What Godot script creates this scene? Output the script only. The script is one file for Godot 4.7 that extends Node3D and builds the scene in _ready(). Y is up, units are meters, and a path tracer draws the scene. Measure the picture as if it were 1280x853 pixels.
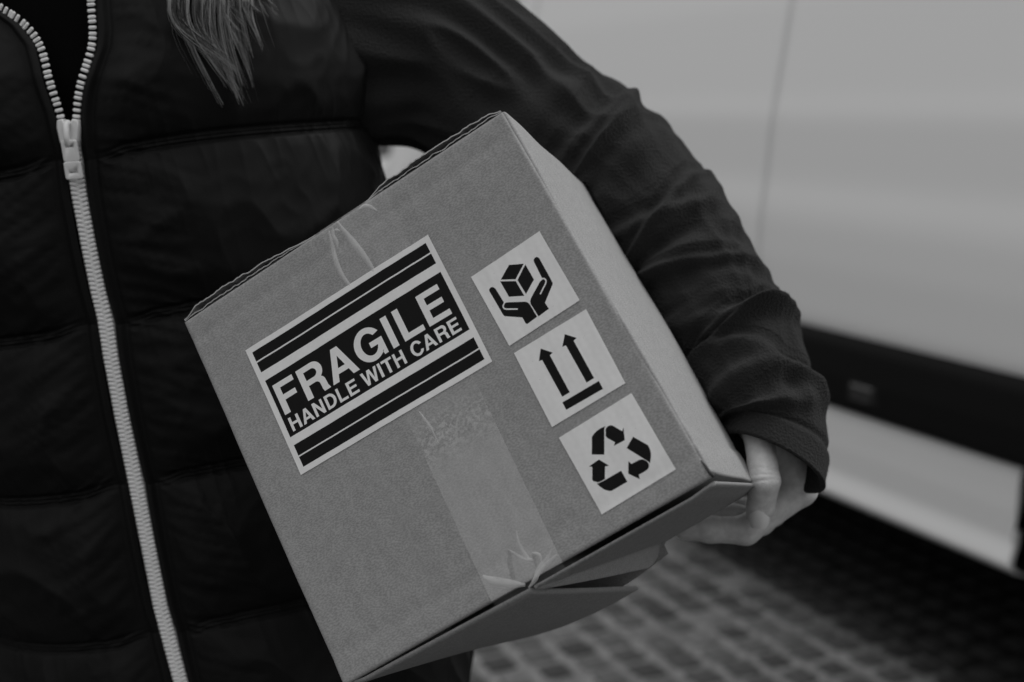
extends Node3D
# A person in a quilted vest carries a taped cardboard box past a parked van, in black and white.

var M := {}
var rng := RandomNumberGenerator.new()
var na := FastNoiseLite.new()
var nb := FastNoiseLite.new()

const BOX_AT := Vector3(-0.04821, 1.06524, -0.64228)
const BX := Vector3(0.83358, 0.53982, 0.1172)
const BY := Vector3(-0.45201, 0.78853, -0.41703)
const BZ := Vector3(-0.31753, 0.29465, 0.90131)
const BW := 0.231
const BH := 0.2325
const BD := 0.172
const PERSON := Vector3(-0.22, 0.0, -0.90)
const VAN := Vector3(1.008, 0.0, -2.305)
const VAN_YAW := 26.0


func _ready() -> void:
	# ------------------------------------------------ camera, sky, sun, exposure
	var cam := Camera3D.new()
	cam.name = "camera"
	cam.position = Vector3(0, 1.22, 0)
	cam.rotation_degrees.x = -10.98
	cam.far = 400.0
	cam.near = 0.05
	var lens := CameraAttributesPhysical.new()
	lens.frustum_focal_length = 42.2
	lens.frustum_focus_distance = 0.685
	lens.exposure_aperture = 5.0
	lens.frustum_near = 0.05
	lens.frustum_far = 400.0
	cam.attributes = lens
	cam.fov = 31.74
	add_child(cam)
	# even cloud cover, brighter overhead than low down
	var cover := Image.create(64, 128, false, Image.FORMAT_RGBF)
	rng.seed = 3
	na.seed = 5
	na.frequency = 1.0
	for y in 128:
		for x in 64:
			var up := sin((0.5 - (y + 0.5) / 128.0) * PI)
			var v := 0.22 + 0.90 * clampf(up, 0.0, 1.0) if up > 0.0 else 0.08
			if up > 0.0:
				v *= 1.0 + 0.06 * na.get_noise_3d(cos(x * TAU / 64.0) * 2.0, up * 4.0, sin(x * TAU / 64.0) * 2.0)
			cover.set_pixel(x, y, Color(v, v, v))
	var sky_mat := PanoramaSkyMaterial.new()
	sky_mat.panorama = ImageTexture.create_from_image(cover)
	var sky := Sky.new()
	sky.sky_material = sky_mat
	var env := Environment.new()
	env.background_mode = Environment.BG_SKY
	env.sky = sky
	env.background_energy_multiplier = 1.06
	env.tonemap_mode = Environment.TONE_MAPPER_LINEAR
	env.tonemap_exposure = 1.0
	env.sdfgi_enabled = true
	env.ssao_enabled = true
	env.ssil_enabled = true
	var we := WorldEnvironment.new()
	we.name = "world_environment"
	we.environment = env
	add_child(we)
	var sun := DirectionalLight3D.new()
	sun.name = "sun"
	sun.light_energy = 0.45
	sun.light_angular_distance = 28.0
	sun.light_color = Color(1, 1, 1)
	sun.shadow_enabled = true
	sun.look_at_from_position(Vector3(0.64, 0.75, -0.15), Vector3.ZERO, Vector3.UP)
	add_child(sun)

	rng.seed = 11
	na.seed = 5
	na.frequency = 1.0
	na.noise_type = FastNoiseLite.TYPE_SIMPLEX_SMOOTH
	na.fractal_type = FastNoiseLite.FRACTAL_NONE
	nb.seed = 9
	nb.frequency = 1.0
	nb.noise_type = FastNoiseLite.TYPE_SIMPLEX_SMOOTH
	nb.fractal_octaves = 3
	materials()
	build_ground()
	build_van()
	build_person()
	build_box()


# ---------------------------------------------------------------- helpers
func lin(v: float) -> Color:
	return Color(v, v, v).linear_to_srgb()


func tag(o: Node, label: String, category: String) -> void:
	o.set_meta("label", label)
	o.set_meta("category", category)


func put(called: String, mesh: Mesh, material: Material, parent: Node, at := Vector3.ZERO) -> MeshInstance3D:
	var o := MeshInstance3D.new()
	o.name = called
	o.mesh = mesh
	o.material_override = material
	o.position = at
	parent.add_child(o, true)
	return o


func indexed(vs: PackedVector3Array, uvs: PackedVector2Array, idx: PackedInt32Array) -> ArrayMesh:
	var ns := PackedVector3Array()
	ns.resize(vs.size())
	for k in range(0, idx.size(), 3):
		var a := idx[k]
		var b := idx[k + 1]
		var c := idx[k + 2]
		var n := (vs[c] - vs[a]).cross(vs[b] - vs[a])
		ns[a] += n
		ns[b] += n
		ns[c] += n
	for k in ns.size():
		ns[k] = ns[k].normalized() if ns[k].length_squared() > 1e-24 else Vector3.UP
	var arr := []
	arr.resize(Mesh.ARRAY_MAX)
	arr[Mesh.ARRAY_VERTEX] = vs
	arr[Mesh.ARRAY_NORMAL] = ns
	if uvs.size() == vs.size():
		arr[Mesh.ARRAY_TEX_UV] = uvs
	arr[Mesh.ARRAY_INDEX] = idx
	var m := ArrayMesh.new()
	m.add_surface_from_arrays(Mesh.PRIMITIVE_TRIANGLES, arr)
	return m


# nu x nv points from f(i, j); a closed grid joins its last column to its first
func grid(nu: int, nv: int, f: Callable, closed := false, flip := false) -> ArrayMesh:
	var vs := PackedVector3Array()
	var uvs := PackedVector2Array()
	vs.resize(nu * nv)
	uvs.resize(nu * nv)
	for j in nv:
		for i in nu:
			vs[j * nu + i] = f.call(i, j)
			uvs[j * nu + i] = Vector2(i / float(nu - 1), j / float(nv - 1))
	var idx := PackedInt32Array()
	var last := nu if closed else nu - 1
	for j in nv - 1:
		for i in last:
			var a := j * nu + i
			var b := j * nu + (i + 1) % nu
			var c := a + nu
			var d := b + nu
			if flip:
				idx.append_array([a, c, b, b, c, d])
			else:
				idx.append_array([a, b, c, b, d, c])
	return indexed(vs, uvs, idx)


func join(meshes: Array) -> ArrayMesh:
	var st := SurfaceTool.new()
	st.begin(Mesh.PRIMITIVE_TRIANGLES)
	for e in meshes:
		st.append_from(e[0], 0, e[1])
	return st.commit()


# box with chamfered edges
func chamfer_box(size: Vector3, c: float) -> ArrayMesh:
	var vs := PackedVector3Array()
	var idx := PackedInt32Array()
	var h := size / 2.0
	var pts: Array[Vector3] = []
	for sx: float in [-1.0, 1.0]:
		for sy: float in [-1.0, 1.0]:
			for sz: float in [-1.0, 1.0]:
				pts.append(Vector3(sx * h.x, sy * (h.y - c), sz * (h.z - c)))
				pts.append(Vector3(sx * (h.x - c), sy * h.y, sz * (h.z - c)))
				pts.append(Vector3(sx * (h.x - c), sy * (h.y - c), sz * h.z))
	var face := func(ids: Array) -> void:
		var mid := Vector3.ZERO
		for k: int in ids:
			mid += pts[k]
		mid /= ids.size()
		var n := (pts[ids[2]] - pts[ids[0]]).cross(pts[ids[1]] - pts[ids[0]])
		var order := ids.duplicate()
		if n.dot(mid) < 0.0:
			order.reverse()
		var base := vs.size()
		for k: int in order:
			vs.append(pts[k])
		for k in range(1, ids.size() - 1):
			idx.append_array([base, base + k, base + k + 1])
	var id := func(x: int, y: int, z: int, w: int) -> int: return ((x * 2 + y) * 2 + z) * 3 + w
	for s in 2:
		face.call([id.call(s, 0, 0, 0), id.call(s, 1, 0, 0), id.call(s, 1, 1, 0), id.call(s, 0, 1, 0)])
		face.call([id.call(0, s, 0, 1), id.call(1, s, 0, 1), id.call(1, s, 1, 1), id.call(0, s, 1, 1)])
		face.call([id.call(0, 0, s, 2), id.call(1, 0, s, 2), id.call(1, 1, s, 2), id.call(0, 1, s, 2)])
		for t in 2:
			face.call([id.call(s, t, 0, 0), id.call(s, t, 1, 0), id.call(s, t, 1, 1), id.call(s, t, 0, 1)])
			face.call([id.call(s, 0, t, 0), id.call(s, 1, t, 0), id.call(s, 1, t, 2), id.call(s, 0, t, 2)])
			face.call([id.call(0, s, t, 1), id.call(1, s, t, 1), id.call(1, s, t, 2), id.call(0, s, t, 2)])
			for r in 2:
				face.call([id.call(s, t, r, 0), id.call(s, t, r, 1), id.call(s, t, r, 2)])
	return indexed(vs, PackedVector2Array(), idx)


func catmull(p: Array, t: float) -> Vector3:
	var n := p.size() - 1
	var k := clampi(int(floor(t * n)), 0, n - 1)
	var f := t * n - k
	var p1: Vector3 = p[k]
	var p2: Vector3 = p[k + 1]
	var p0: Vector3 = p[k - 1] if k > 0 else p1 * 2.0 - p2
	var p3: Vector3 = p[k + 2] if k + 2 <= n else p2 * 2.0 - p1
	return 0.5 * (2.0 * p1 + (p2 - p0) * f + (2.0 * p0 - 5.0 * p1 + 4.0 * p2 - p3) * f * f + (3.0 * p1 - p0 - 3.0 * p2 + p3) * f * f * f)


func catmull1(p: Array, t: float) -> float:
	var q := []
	for v: float in p:
		q.append(Vector3(v, 0, 0))
	return catmull(q, t).x


# piecewise table: [[x, y], ...] with smooth steps off, straight between
func table(p: Array, x: float) -> float:
	if x <= p[0][0]:
		return p[0][1]
	for k in range(1, p.size()):
		if x <= p[k][0]:
			var a: float = p[k - 1][0]
			var b: float = p[k][0]
			return lerpf(p[k - 1][1], p[k][1], (x - a) / (b - a))
	return p[-1][1]


# frames carried along a list of points: [origin, side, up, forward]
func frames(pts: Array, first_side: Vector3) -> Array:
	var res := []
	var side := first_side
	for k in pts.size():
		var a: Vector3 = pts[maxi(k - 1, 0)]
		var b: Vector3 = pts[mini(k + 1, pts.size() - 1)]
		var fw := (b - a).normalized()
		side = (side - fw * side.dot(fw)).normalized()
		res.append([pts[k], side, fw.cross(side).normalized(), fw])
	return res


# thin tube through points with a radius for each
func tube(pts: Array, radii: Array, sides := 6) -> ArrayMesh:
	var fr := frames(pts, Vector3(0.31, 0.2, 0.93))
	return grid(sides, pts.size(), func(i: int, j: int) -> Vector3:
		var a := TAU * i / sides
		return fr[j][0] + (fr[j][1] * cos(a) + fr[j][2] * sin(a)) * radii[j], true)


# surface nets over smoothly joined tapered capsules: each bone is [from, to, radius, radius]
func body_net(bones: Array, cell: float, k: float) -> ArrayMesh:
	var lo := Vector3.INF
	var hi := -Vector3.INF
	for b: Array in bones:
		var r := maxf(b[2], b[3]) + k + cell * 2.0
		for e in 2:
			lo = lo.min(b[e] - Vector3(r, r, r))
			hi = hi.max(b[e] + Vector3(r, r, r))
	var nx := int(ceil((hi.x - lo.x) / cell)) + 2
	var ny := int(ceil((hi.y - lo.y) / cell)) + 2
	var nz := int(ceil((hi.z - lo.z) / cell)) + 2
	var f := PackedFloat32Array()
	f.resize(nx * ny * nz)
	f.fill(1.0)
	for b: Array in bones:
		var pa: Vector3 = b[0]
		var pb: Vector3 = b[1]
		var ra: float = b[2]
		var rb: float = b[3]
		var ba := pb - pa
		var bb := maxf(ba.length_squared(), 1e-10)
		var kk: float = b[4] if b.size() > 4 else k
		var r := maxf(ra, rb) + k + cell * 1.5
		var l := ((pa.min(pb) - Vector3(r, r, r) - lo) / cell).floor()
		var h := ((pa.max(pb) + Vector3(r, r, r) - lo) / cell).ceil()
		for z in range(maxi(int(l.z), 0), mini(int(h.z) + 1, nz)):
			for y in range(maxi(int(l.y), 0), mini(int(h.y) + 1, ny)):
				var row := (z * ny + y) * nx
				for x in range(maxi(int(l.x), 0), mini(int(h.x) + 1, nx)):
					var p := lo + Vector3(x, y, z) * cell - pa
					var t := clampf(p.dot(ba) / bb, 0.0, 1.0)
					var d := (p - ba * t).length() - lerpf(ra, rb, t)
					var o := f[row + x]
					var g := maxf(kk - absf(d - o), 0.0)
					f[row + x] = (minf(d, o) - g * g / (4.0 * kk)) if b.size() < 6 else maxf(o, -d)
	var vs := PackedVector3Array()
	var idx := PackedInt32Array()
	var at := PackedInt32Array()
	at.resize(nx * ny * nz)
	at.fill(-1)
	var step := [0, 1, nx, nx + 1, nx * ny, nx * ny + 1, nx * ny + nx, nx * ny + nx + 1]
	var edges := [[0, 1], [2, 3], [4, 5], [6, 7], [0, 2], [1, 3], [4, 6], [5, 7], [0, 4], [1, 5], [2, 6], [3, 7]]
	for z in nz - 1:
		for y in ny - 1:
			for x in nx - 1:
				var q := (z * ny + y) * nx + x
				var inside := 0
				for c in 8:
					if f[q + step[c]] < 0.0:
						inside += 1
				if inside == 0 or inside == 8:
					continue
				var sum := Vector3.ZERO
				var n := 0
				for e: Array in edges:
					var fa := f[q + step[e[0]]]
					var fb := f[q + step[e[1]]]
					if (fa < 0.0) != (fb < 0.0):
						var t := fa / (fa - fb)
						var c0 := Vector3(e[0] & 1, (e[0] >> 1) & 1, e[0] >> 2)
						var c1 := Vector3(e[1] & 1, (e[1] >> 1) & 1, e[1] >> 2)
						sum += c0.lerp(c1, t)
						n += 1
				at[q] = vs.size()
				vs.append(lo + (Vector3(x, y, z) + sum / n) * cell)
	for z in range(1, nz - 1):
		for y in range(1, ny - 1):
			for x in range(1, nx - 1):
				var q := (z * ny + y) * nx + x
				var s := f[q] < 0.0
				for ax in 3:
					var d1: int = [1, nx, nx * ny][ax]
					if s == (f[q + d1] < 0.0):
						continue
					var u: int = [nx, nx * ny, 1][ax]
					var v: int = [nx * ny, 1, nx][ax]
					var a := at[q - u - v]
					var b := at[q - v]
					var c := at[q]
					var d := at[q - u]
					if a < 0 or b < 0 or c < 0 or d < 0:
						continue
					if s:
						idx.append_array([a, c, b, a, d, c])
					else:
						idx.append_array([a, b, c, a, c, d])
	return indexed(vs, PackedVector2Array(), idx)


# flat slab with bevelled rim; corners (x, y) go top-left, top-right, bottom-right, bottom-left
func slab(corners: Array, thick: float, bevel: float, nu: int, nv: int, lift: Callable) -> ArrayMesh:
	var c0: Vector2 = corners[0]
	var c1: Vector2 = corners[1]
	var c2: Vector2 = corners[2]
	var c3: Vector2 = corners[3]
	var w := c0.distance_to(c1)
	var h := c0.distance_to(c3)
	var line := func(n: int, length: float) -> Array:
		var b := bevel / length
		var r := [[0.0, -thick], [0.0, -bevel], [b * 0.3, -bevel * 0.3], [b, 0.0]]
		for k in range(1, n):
			r.append([lerpf(b, 1.0 - b, k / float(n)), 0.0])
		r.append_array([[1.0 - b, 0.0], [1.0 - b * 0.3, -bevel * 0.3], [1.0, -bevel], [1.0, -thick]])
		return r
	var us: Array = line.call(nu, w)
	var vs: Array = line.call(nv, h)
	var front := grid(us.size(), vs.size(), func(i: int, j: int) -> Vector3:
		var p := c0.lerp(c1, us[i][0]).lerp(c3.lerp(c2, us[i][0]), vs[j][0])
		var z := minf(us[i][1], vs[j][1])
		return Vector3(p.x, p.y, z + lift.call(p.x, p.y) * (1.0 if z > -thick else 0.0)))
	var back := grid(2, 2, func(i: int, j: int) -> Vector3:
		var p := c0.lerp(c1, i).lerp(c3.lerp(c2, i), j)
		return Vector3(p.x, p.y, -thick), false, true)
	return join([[front, Transform3D()], [back, Transform3D()]])


# outline (x, y) pushed through a depth in z, rim bevelled
func prism(outline: PackedVector2Array, depth: float, bevel: float) -> ArrayMesh:
	var rings := []
	var inner := PackedVector2Array()
	var n := outline.size()
	var area := 0.0
	for k in n:
		area += outline[k].cross(outline[(k + 1) % n])
	for k in n:
		var a := outline[(k + n - 1) % n]
		var b := outline[(k + 1) % n]
		var d := (b - a).normalized()
		var nrm := Vector2(-d.y, d.x) * (1.0 if area > 0 else -1.0)
		inner.append(outline[k] + nrm * bevel)
	rings = [[outline, -depth], [outline, -bevel], [inner, 0.0]]
	var side := grid(n, 3, func(i: int, j: int) -> Vector3: return Vector3(rings[j][0][i].x, rings[j][0][i].y, rings[j][1]), true, area > 0)
	var tri := Geometry2D.triangulate_polygon(inner)
	var vs := PackedVector3Array()
	for p in inner:
		vs.append(Vector3(p.x, p.y, 0.0))
	var idx := PackedInt32Array()
	for k in range(0, tri.size(), 3):
		var a := tri[k]
		var b := tri[k + 1]
		var c := tri[k + 2]
		if (vs[c] - vs[a]).cross(vs[b] - vs[a]).z < 0:
			idx.append_array([a, c, b])
		else:
			idx.append_array([a, b, c])
	return join([[side, Transform3D()], [indexed(vs, PackedVector2Array(), idx), Transform3D()]])


# ---------------------------------------------------------------- materials
func plain(v: float, rough: float, spec := 0.5) -> StandardMaterial3D:
	var m := StandardMaterial3D.new()
	m.albedo_color = lin(v)
	m.roughness = rough
	m.metallic_specular = spec
	return m


func noise_image(w: int, h: int, freq: float, type: int, octaves: int, sd: int) -> Image:
	var n := FastNoiseLite.new()
	n.noise_type = type
	n.frequency = freq
	n.fractal_octaves = octaves
	n.fractal_type = FastNoiseLite.FRACTAL_FBM if octaves > 1 else FastNoiseLite.FRACTAL_NONE
	n.seed = sd
	var im := n.get_seamless_image(w, h)
	im.convert(Image.FORMAT_L8)
	return im


func relief(m: StandardMaterial3D, im: Image, cm: float) -> void:
	m.heightmap_enabled = true
	m.heightmap_texture = ImageTexture.create_from_image(im)
	m.heightmap_scale = cm


func tri(m: StandardMaterial3D, per_metre: float) -> void:
	m.uv1_triplanar = true
	m.uv1_scale = Vector3.ONE * per_metre


func materials() -> void:
	# kraft board: pressed fibres lying across, faint flutes, dark flecks
	var fine := noise_image(256, 512, 0.16, FastNoiseLite.TYPE_SIMPLEX, 3, 3)
	fine.resize(512, 512, Image.INTERPOLATE_CUBIC)
	var mid := noise_image(512, 512, 0.02, FastNoiseLite.TYPE_SIMPLEX, 3, 8)
	var img := Image.create(512, 512, false, Image.FORMAT_RGB8)
	rng.seed = 21
	for y in 512:
		for x in 512:
			var v := 0.285 * (1.0 + (fine.get_pixel(x, y).r - 0.5) * 0.55 + (mid.get_pixel(x, y).r - 0.5) * 0.16)
			img.set_pixel(x, y, lin(v))
	for k in 26:
		var x := rng.randi_range(2, 508)
		var y := rng.randi_range(2, 508)
		img.fill_rect(Rect2i(x, y, rng.randi_range(1, 4), rng.randi_range(1, 2)), lin(rng.randf_range(0.16, 0.24)))
	M.card = plain(1.0, 0.82, 0.25)
	M.card.albedo_texture = ImageTexture.create_from_image(img)
	tri(M.card, 1.0 / 0.10)
	relief(M.card, fine, 0.007)
	M.card_edge = plain(0.06, 0.9, 0.2)  # edge colour darkened to paint the shaded gap below the top flaps
	M.card_torn = plain(0.33, 0.95, 0.2)
	M.card_torn.backlight_enabled = false
	# nylon, fleece, denim
	var weave := noise_image(256, 256, 0.2, FastNoiseLite.TYPE_SIMPLEX, 2, 4)
	M.nylon = plain(0.0085, 0.58, 0.22)
	tri(M.nylon, 1.0 / 0.05)
	relief(M.nylon, weave, 0.006)
	var pile := noise_image(512, 512, 0.06, FastNoiseLite.TYPE_CELLULAR, 2, 6)
	M.fleece = plain(0.026, 0.97, 0.05)
	M.fleece.rim_enabled = true
	M.fleece.rim = 0.42
	tri(M.fleece, 1.0 / 0.05)
	relief(M.fleece, pile, 0.15)
	M.fuzz = plain(0.05, 0.9, 0.1)
	M.knit = plain(0.004, 0.95, 0.1)
	M.denim = plain(0.012, 0.9, 0.2)
	tri(M.denim, 1.0 / 0.04)
	relief(M.denim, weave, 0.02)
	M.shoe = plain(0.03, 0.6, 0.4)
	# zip
	M.zip_plastic = plain(0.80, 0.42, 0.4)
	M.zip_tape = plain(0.6, 0.9, 0.2)
	M.zip_metal = plain(0.74, 0.4, 0.5)
	# skin, nail, hair
	var pores := noise_image(256, 256, 0.09, FastNoiseLite.TYPE_CELLULAR, 2, 12)
	M.skin = plain(0.60, 0.52, 0.4)
	var tone := noise_image(256, 256, 0.015, FastNoiseLite.TYPE_SIMPLEX, 4, 14)
	var flesh := Image.create(256, 256, false, Image.FORMAT_RGB8)
	for y in 256:
		for x in 256:
			flesh.set_pixel(x, y, lin(0.57 * (1.0 + (tone.get_pixel(x, y).r - 0.5) * 0.35)))
	M.skin.albedo_color = Color.WHITE
	M.skin.albedo_texture = ImageTexture.create_from_image(flesh)
	tri(M.skin, 1.0 / 0.03)
	relief(M.skin, pores, 0.02)
	M.lips = plain(0.26, 0.5, 0.4)
	M.nail = plain(0.74, 0.16, 0.7)
	M.hair = plain(0.24, 0.38, 0.5)
	M.hair_dark = plain(0.055, 0.45, 0.5)
	# print
	M.tape_crease = plain(0.75, 0.35, 0.5)
	M.tape_crease.transparency = BaseMaterial3D.TRANSPARENCY_ALPHA
	M.tape_crease.albedo_color.a = 0.36
	# van
	M.paint = plain(0.80, 0.32, 0.5)
	M.paint.clearcoat_enabled = true
	M.paint.clearcoat = 0.5
	M.paint.clearcoat_roughness = 0.15
	M.trim = plain(0.008, 0.6, 0.2)
	tri(M.trim, 1.0 / 0.03)
	relief(M.trim, pores, 0.01)
	M.dark = plain(0.004, 0.95, 0.1)
	M.rubber = plain(0.018, 0.85, 0.3)
	M.rim = plain(0.35, 0.4, 0.5)
	M.rim.metallic = 0.7
	M.glass = plain(0.02, 0.08, 0.6)
	M.lamp = plain(0.03, 0.25, 0.5)
	# ground
	var grit := noise_image(512, 512, 0.05, FastNoiseLite.TYPE_SIMPLEX, 4, 31)
	var mort := Image.create(256, 256, false, Image.FORMAT_RGB8)
	var src := noise_image(256, 256, 0.05, FastNoiseLite.TYPE_SIMPLEX, 4, 33)
	for y in 256:
		for x in 256:
			mort.set_pixel(x, y, lin(0.215 * (1.0 + (src.get_pixel(x, y).r - 0.5) * 0.7)))
	M.mortar = plain(1.0, 0.95, 0.2)
	M.mortar.albedo_texture = ImageTexture.create_from_image(mort)
	tri(M.mortar, 1.0 / 0.6)
	relief(M.mortar, grit, 0.3)
	M.setts = []
	M.asphalt = plain(0.032, 0.95, 0.2)
	tri(M.asphalt, 1.0 / 0.5)
	relief(M.asphalt, grit, 0.3)
	M.shade_tones = []
	for v: float in [0.165, 0.115, 0.06, 0.014]:  # bed colours that darken stepwise, painting the van's shade
		var shade_mat := plain(v, 0.95, 0.12)
		tri(shade_mat, 1.0 / 0.5)
		relief(shade_mat, grit, 0.2)
		M.shade_tones.append(shade_mat)
	M.seal = plain(0.66, 0.7, 0.3)
	for v: float in [0.065, 0.085, 0.12, 0.17, 0.02]:  # the last tone paints setts lying in the van's shade
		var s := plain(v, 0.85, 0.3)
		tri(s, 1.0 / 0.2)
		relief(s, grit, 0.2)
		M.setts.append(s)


# ---------------------------------------------------------------- the ground
func build_ground() -> void:
	var g := Node3D.new()
	g.name = "pavement"
	g.set_meta("kind", "structure")
	add_child(g)
	put("asphalt", grid(61, 61, func(i: int, j: int) -> Vector3:
		var sx := (i - 30) / 30.0
		var sz := (j - 30) / 30.0
		return Vector3(signf(sx) * pow(absf(sx), 2.4) * 150.0, 0.0, signf(sz) * pow(absf(sz), 2.4) * 150.0)), M.asphalt, g)
	# small square setts in rows that run along the van
	var shapes := []
	for k in 4:
		rng.seed = 50 + k
		var ring := func(grow: float, y: float) -> Array:
			var res := []
			for c in 8:
				var a := TAU * c / 8.0
				var r := 0.0350 / maxf(absf(cos(a)), absf(sin(a))) * (0.94 if c % 2 == 1 else 1.0)
				res.append(Vector3(cos(a) * (r + grow) + rng.randf_range(-0.002, 0.002), y + rng.randf_range(-0.0012, 0.0012), sin(a) * (r + grow) + rng.randf_range(-0.002, 0.002)))
			return res
		var rings := [ring.call(0.002, -0.02), ring.call(0.0, 0.004), ring.call(-0.005, 0.0095), ring.call(-0.022, 0.0115), ring.call(-0.036, 0.012)]
		shapes.append(grid(8, 5, func(i: int, j: int) -> Vector3: return rings[j][i], true, true))
	var turn := deg_to_rad(VAN_YAW - 1.0)
	var along := Vector3(sin(turn), 0, cos(turn))
	var across := Vector3(-cos(turn), 0, sin(turn))
	# a parking strip of setts beside the van, laid in light sand, on asphalt
	var bed := put("joint_bed", grid(2, 2, func(i: int, j: int) -> Vector3: return Vector3(lerpf(-1.45, -0.12, i), 0.004, lerpf(-6.5, 2.2, j)), false, true), M.mortar, g)
	bed.transform = Transform3D(Basis(-across, Vector3.UP, along), VAN)
	# the van's shade, painted as darker bed strips nearest it and underneath
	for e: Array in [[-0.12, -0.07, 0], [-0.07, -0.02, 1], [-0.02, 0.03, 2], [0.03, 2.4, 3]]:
		var shade_strip := put("painted_shade_bed", grid(2, 2, func(i: int, j: int) -> Vector3: return Vector3(lerpf(e[0], e[1], i), 0.004, lerpf(-6.5, 2.2, j)), false, true), M.shade_tones[e[2]], g)
		shade_strip.transform = bed.transform
	var rest := []
	rng.seed = 77
	for a in range(-70, 90):
		for b in range(-70, 90):
			var off := 0.0
			var p := Vector3(0.435, 0.004, -2.606) + along * (a * 0.082 + off) + across * (b * 0.094)
			p += Vector3(rng.randf_range(-0.004, 0.004), rng.randf_range(-0.002, 0.002), rng.randf_range(-0.004, 0.004))
			var tone := rng.randf()
			var side := (p - VAN).dot(across)
			if side > 1.42 or side < -2.4:
				continue
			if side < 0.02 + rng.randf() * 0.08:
				tone = 2.0  # setts close to the van take the painted shade tone
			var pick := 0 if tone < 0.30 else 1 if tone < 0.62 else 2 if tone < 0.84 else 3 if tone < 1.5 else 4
			var t := Transform3D(Basis(Vector3.UP, turn + rng.randf_range(-0.08, 0.08)).scaled(Vector3(rng.randf_range(0.86, 1.0), 1.0, rng.randf_range(0.76, 0.88))), p)
			# the picture shows the ground to the right of the person
			var d := p.distance_to(Vector3(0.42, 0.0, -2.62))
			rest.append([d, t, pick, rng.randi_range(0, 3)])
	rest.sort_custom(func(l: Array, r: Array) -> bool: return l[0] < r[0])
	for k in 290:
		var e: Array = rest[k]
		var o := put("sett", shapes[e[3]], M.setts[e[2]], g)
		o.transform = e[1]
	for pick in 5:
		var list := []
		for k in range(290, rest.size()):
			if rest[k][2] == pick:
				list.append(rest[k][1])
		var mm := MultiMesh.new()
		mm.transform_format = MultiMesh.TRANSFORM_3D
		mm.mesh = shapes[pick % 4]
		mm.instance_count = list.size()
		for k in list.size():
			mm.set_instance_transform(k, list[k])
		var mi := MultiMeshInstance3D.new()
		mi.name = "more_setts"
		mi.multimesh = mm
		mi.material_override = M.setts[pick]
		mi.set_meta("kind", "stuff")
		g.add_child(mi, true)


# ---------------------------------------------------------------- the van
const SIDE := [[0.30, 0.0], [0.70, -0.004], [0.72, 0.0], [0.85, 0.004], [0.94, 0.001], [0.985, -0.003], [1.02, -0.009], [1.05, -0.013], [1.19, -0.023], [1.215, -0.0265], [1.245, -0.033], [1.27, -0.037], [1.48, -0.070], [1.80, -0.135], [2.10, -0.19], [2.25, -0.25], [2.34, -0.35], [2.39, -0.52], [2.41, -0.975]]


func van_panel(x0: float, x1: float, y0: float, y1: float, top: Callable, inset: Callable) -> ArrayMesh:
	var ys := []
	var steps := 70
	for k in steps + 1:
		ys.append(lerpf(y0, y1, k / float(steps)))
	var nx := 30
	var lip := 0.006
	return grid(nx + 3, ys.size() + 2, func(i: int, j: int) -> Vector3:
		var x := lerpf(x0, x1, clampi(i - 1, 0, nx) / float(nx))
		var y: float = ys[clampi(j - 1, 0, ys.size() - 1)]
		var z : float = table(SIDE, y) - inset.call(x)
		var yy: float = 0.30 + (y - 0.30) * (top.call(x) - 0.30) / 2.11
		if i == 0 or i == nx + 2 or j == 0 or j == ys.size() + 1:
			z -= lip
		return Vector3(x, yy, z), false, true)


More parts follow.
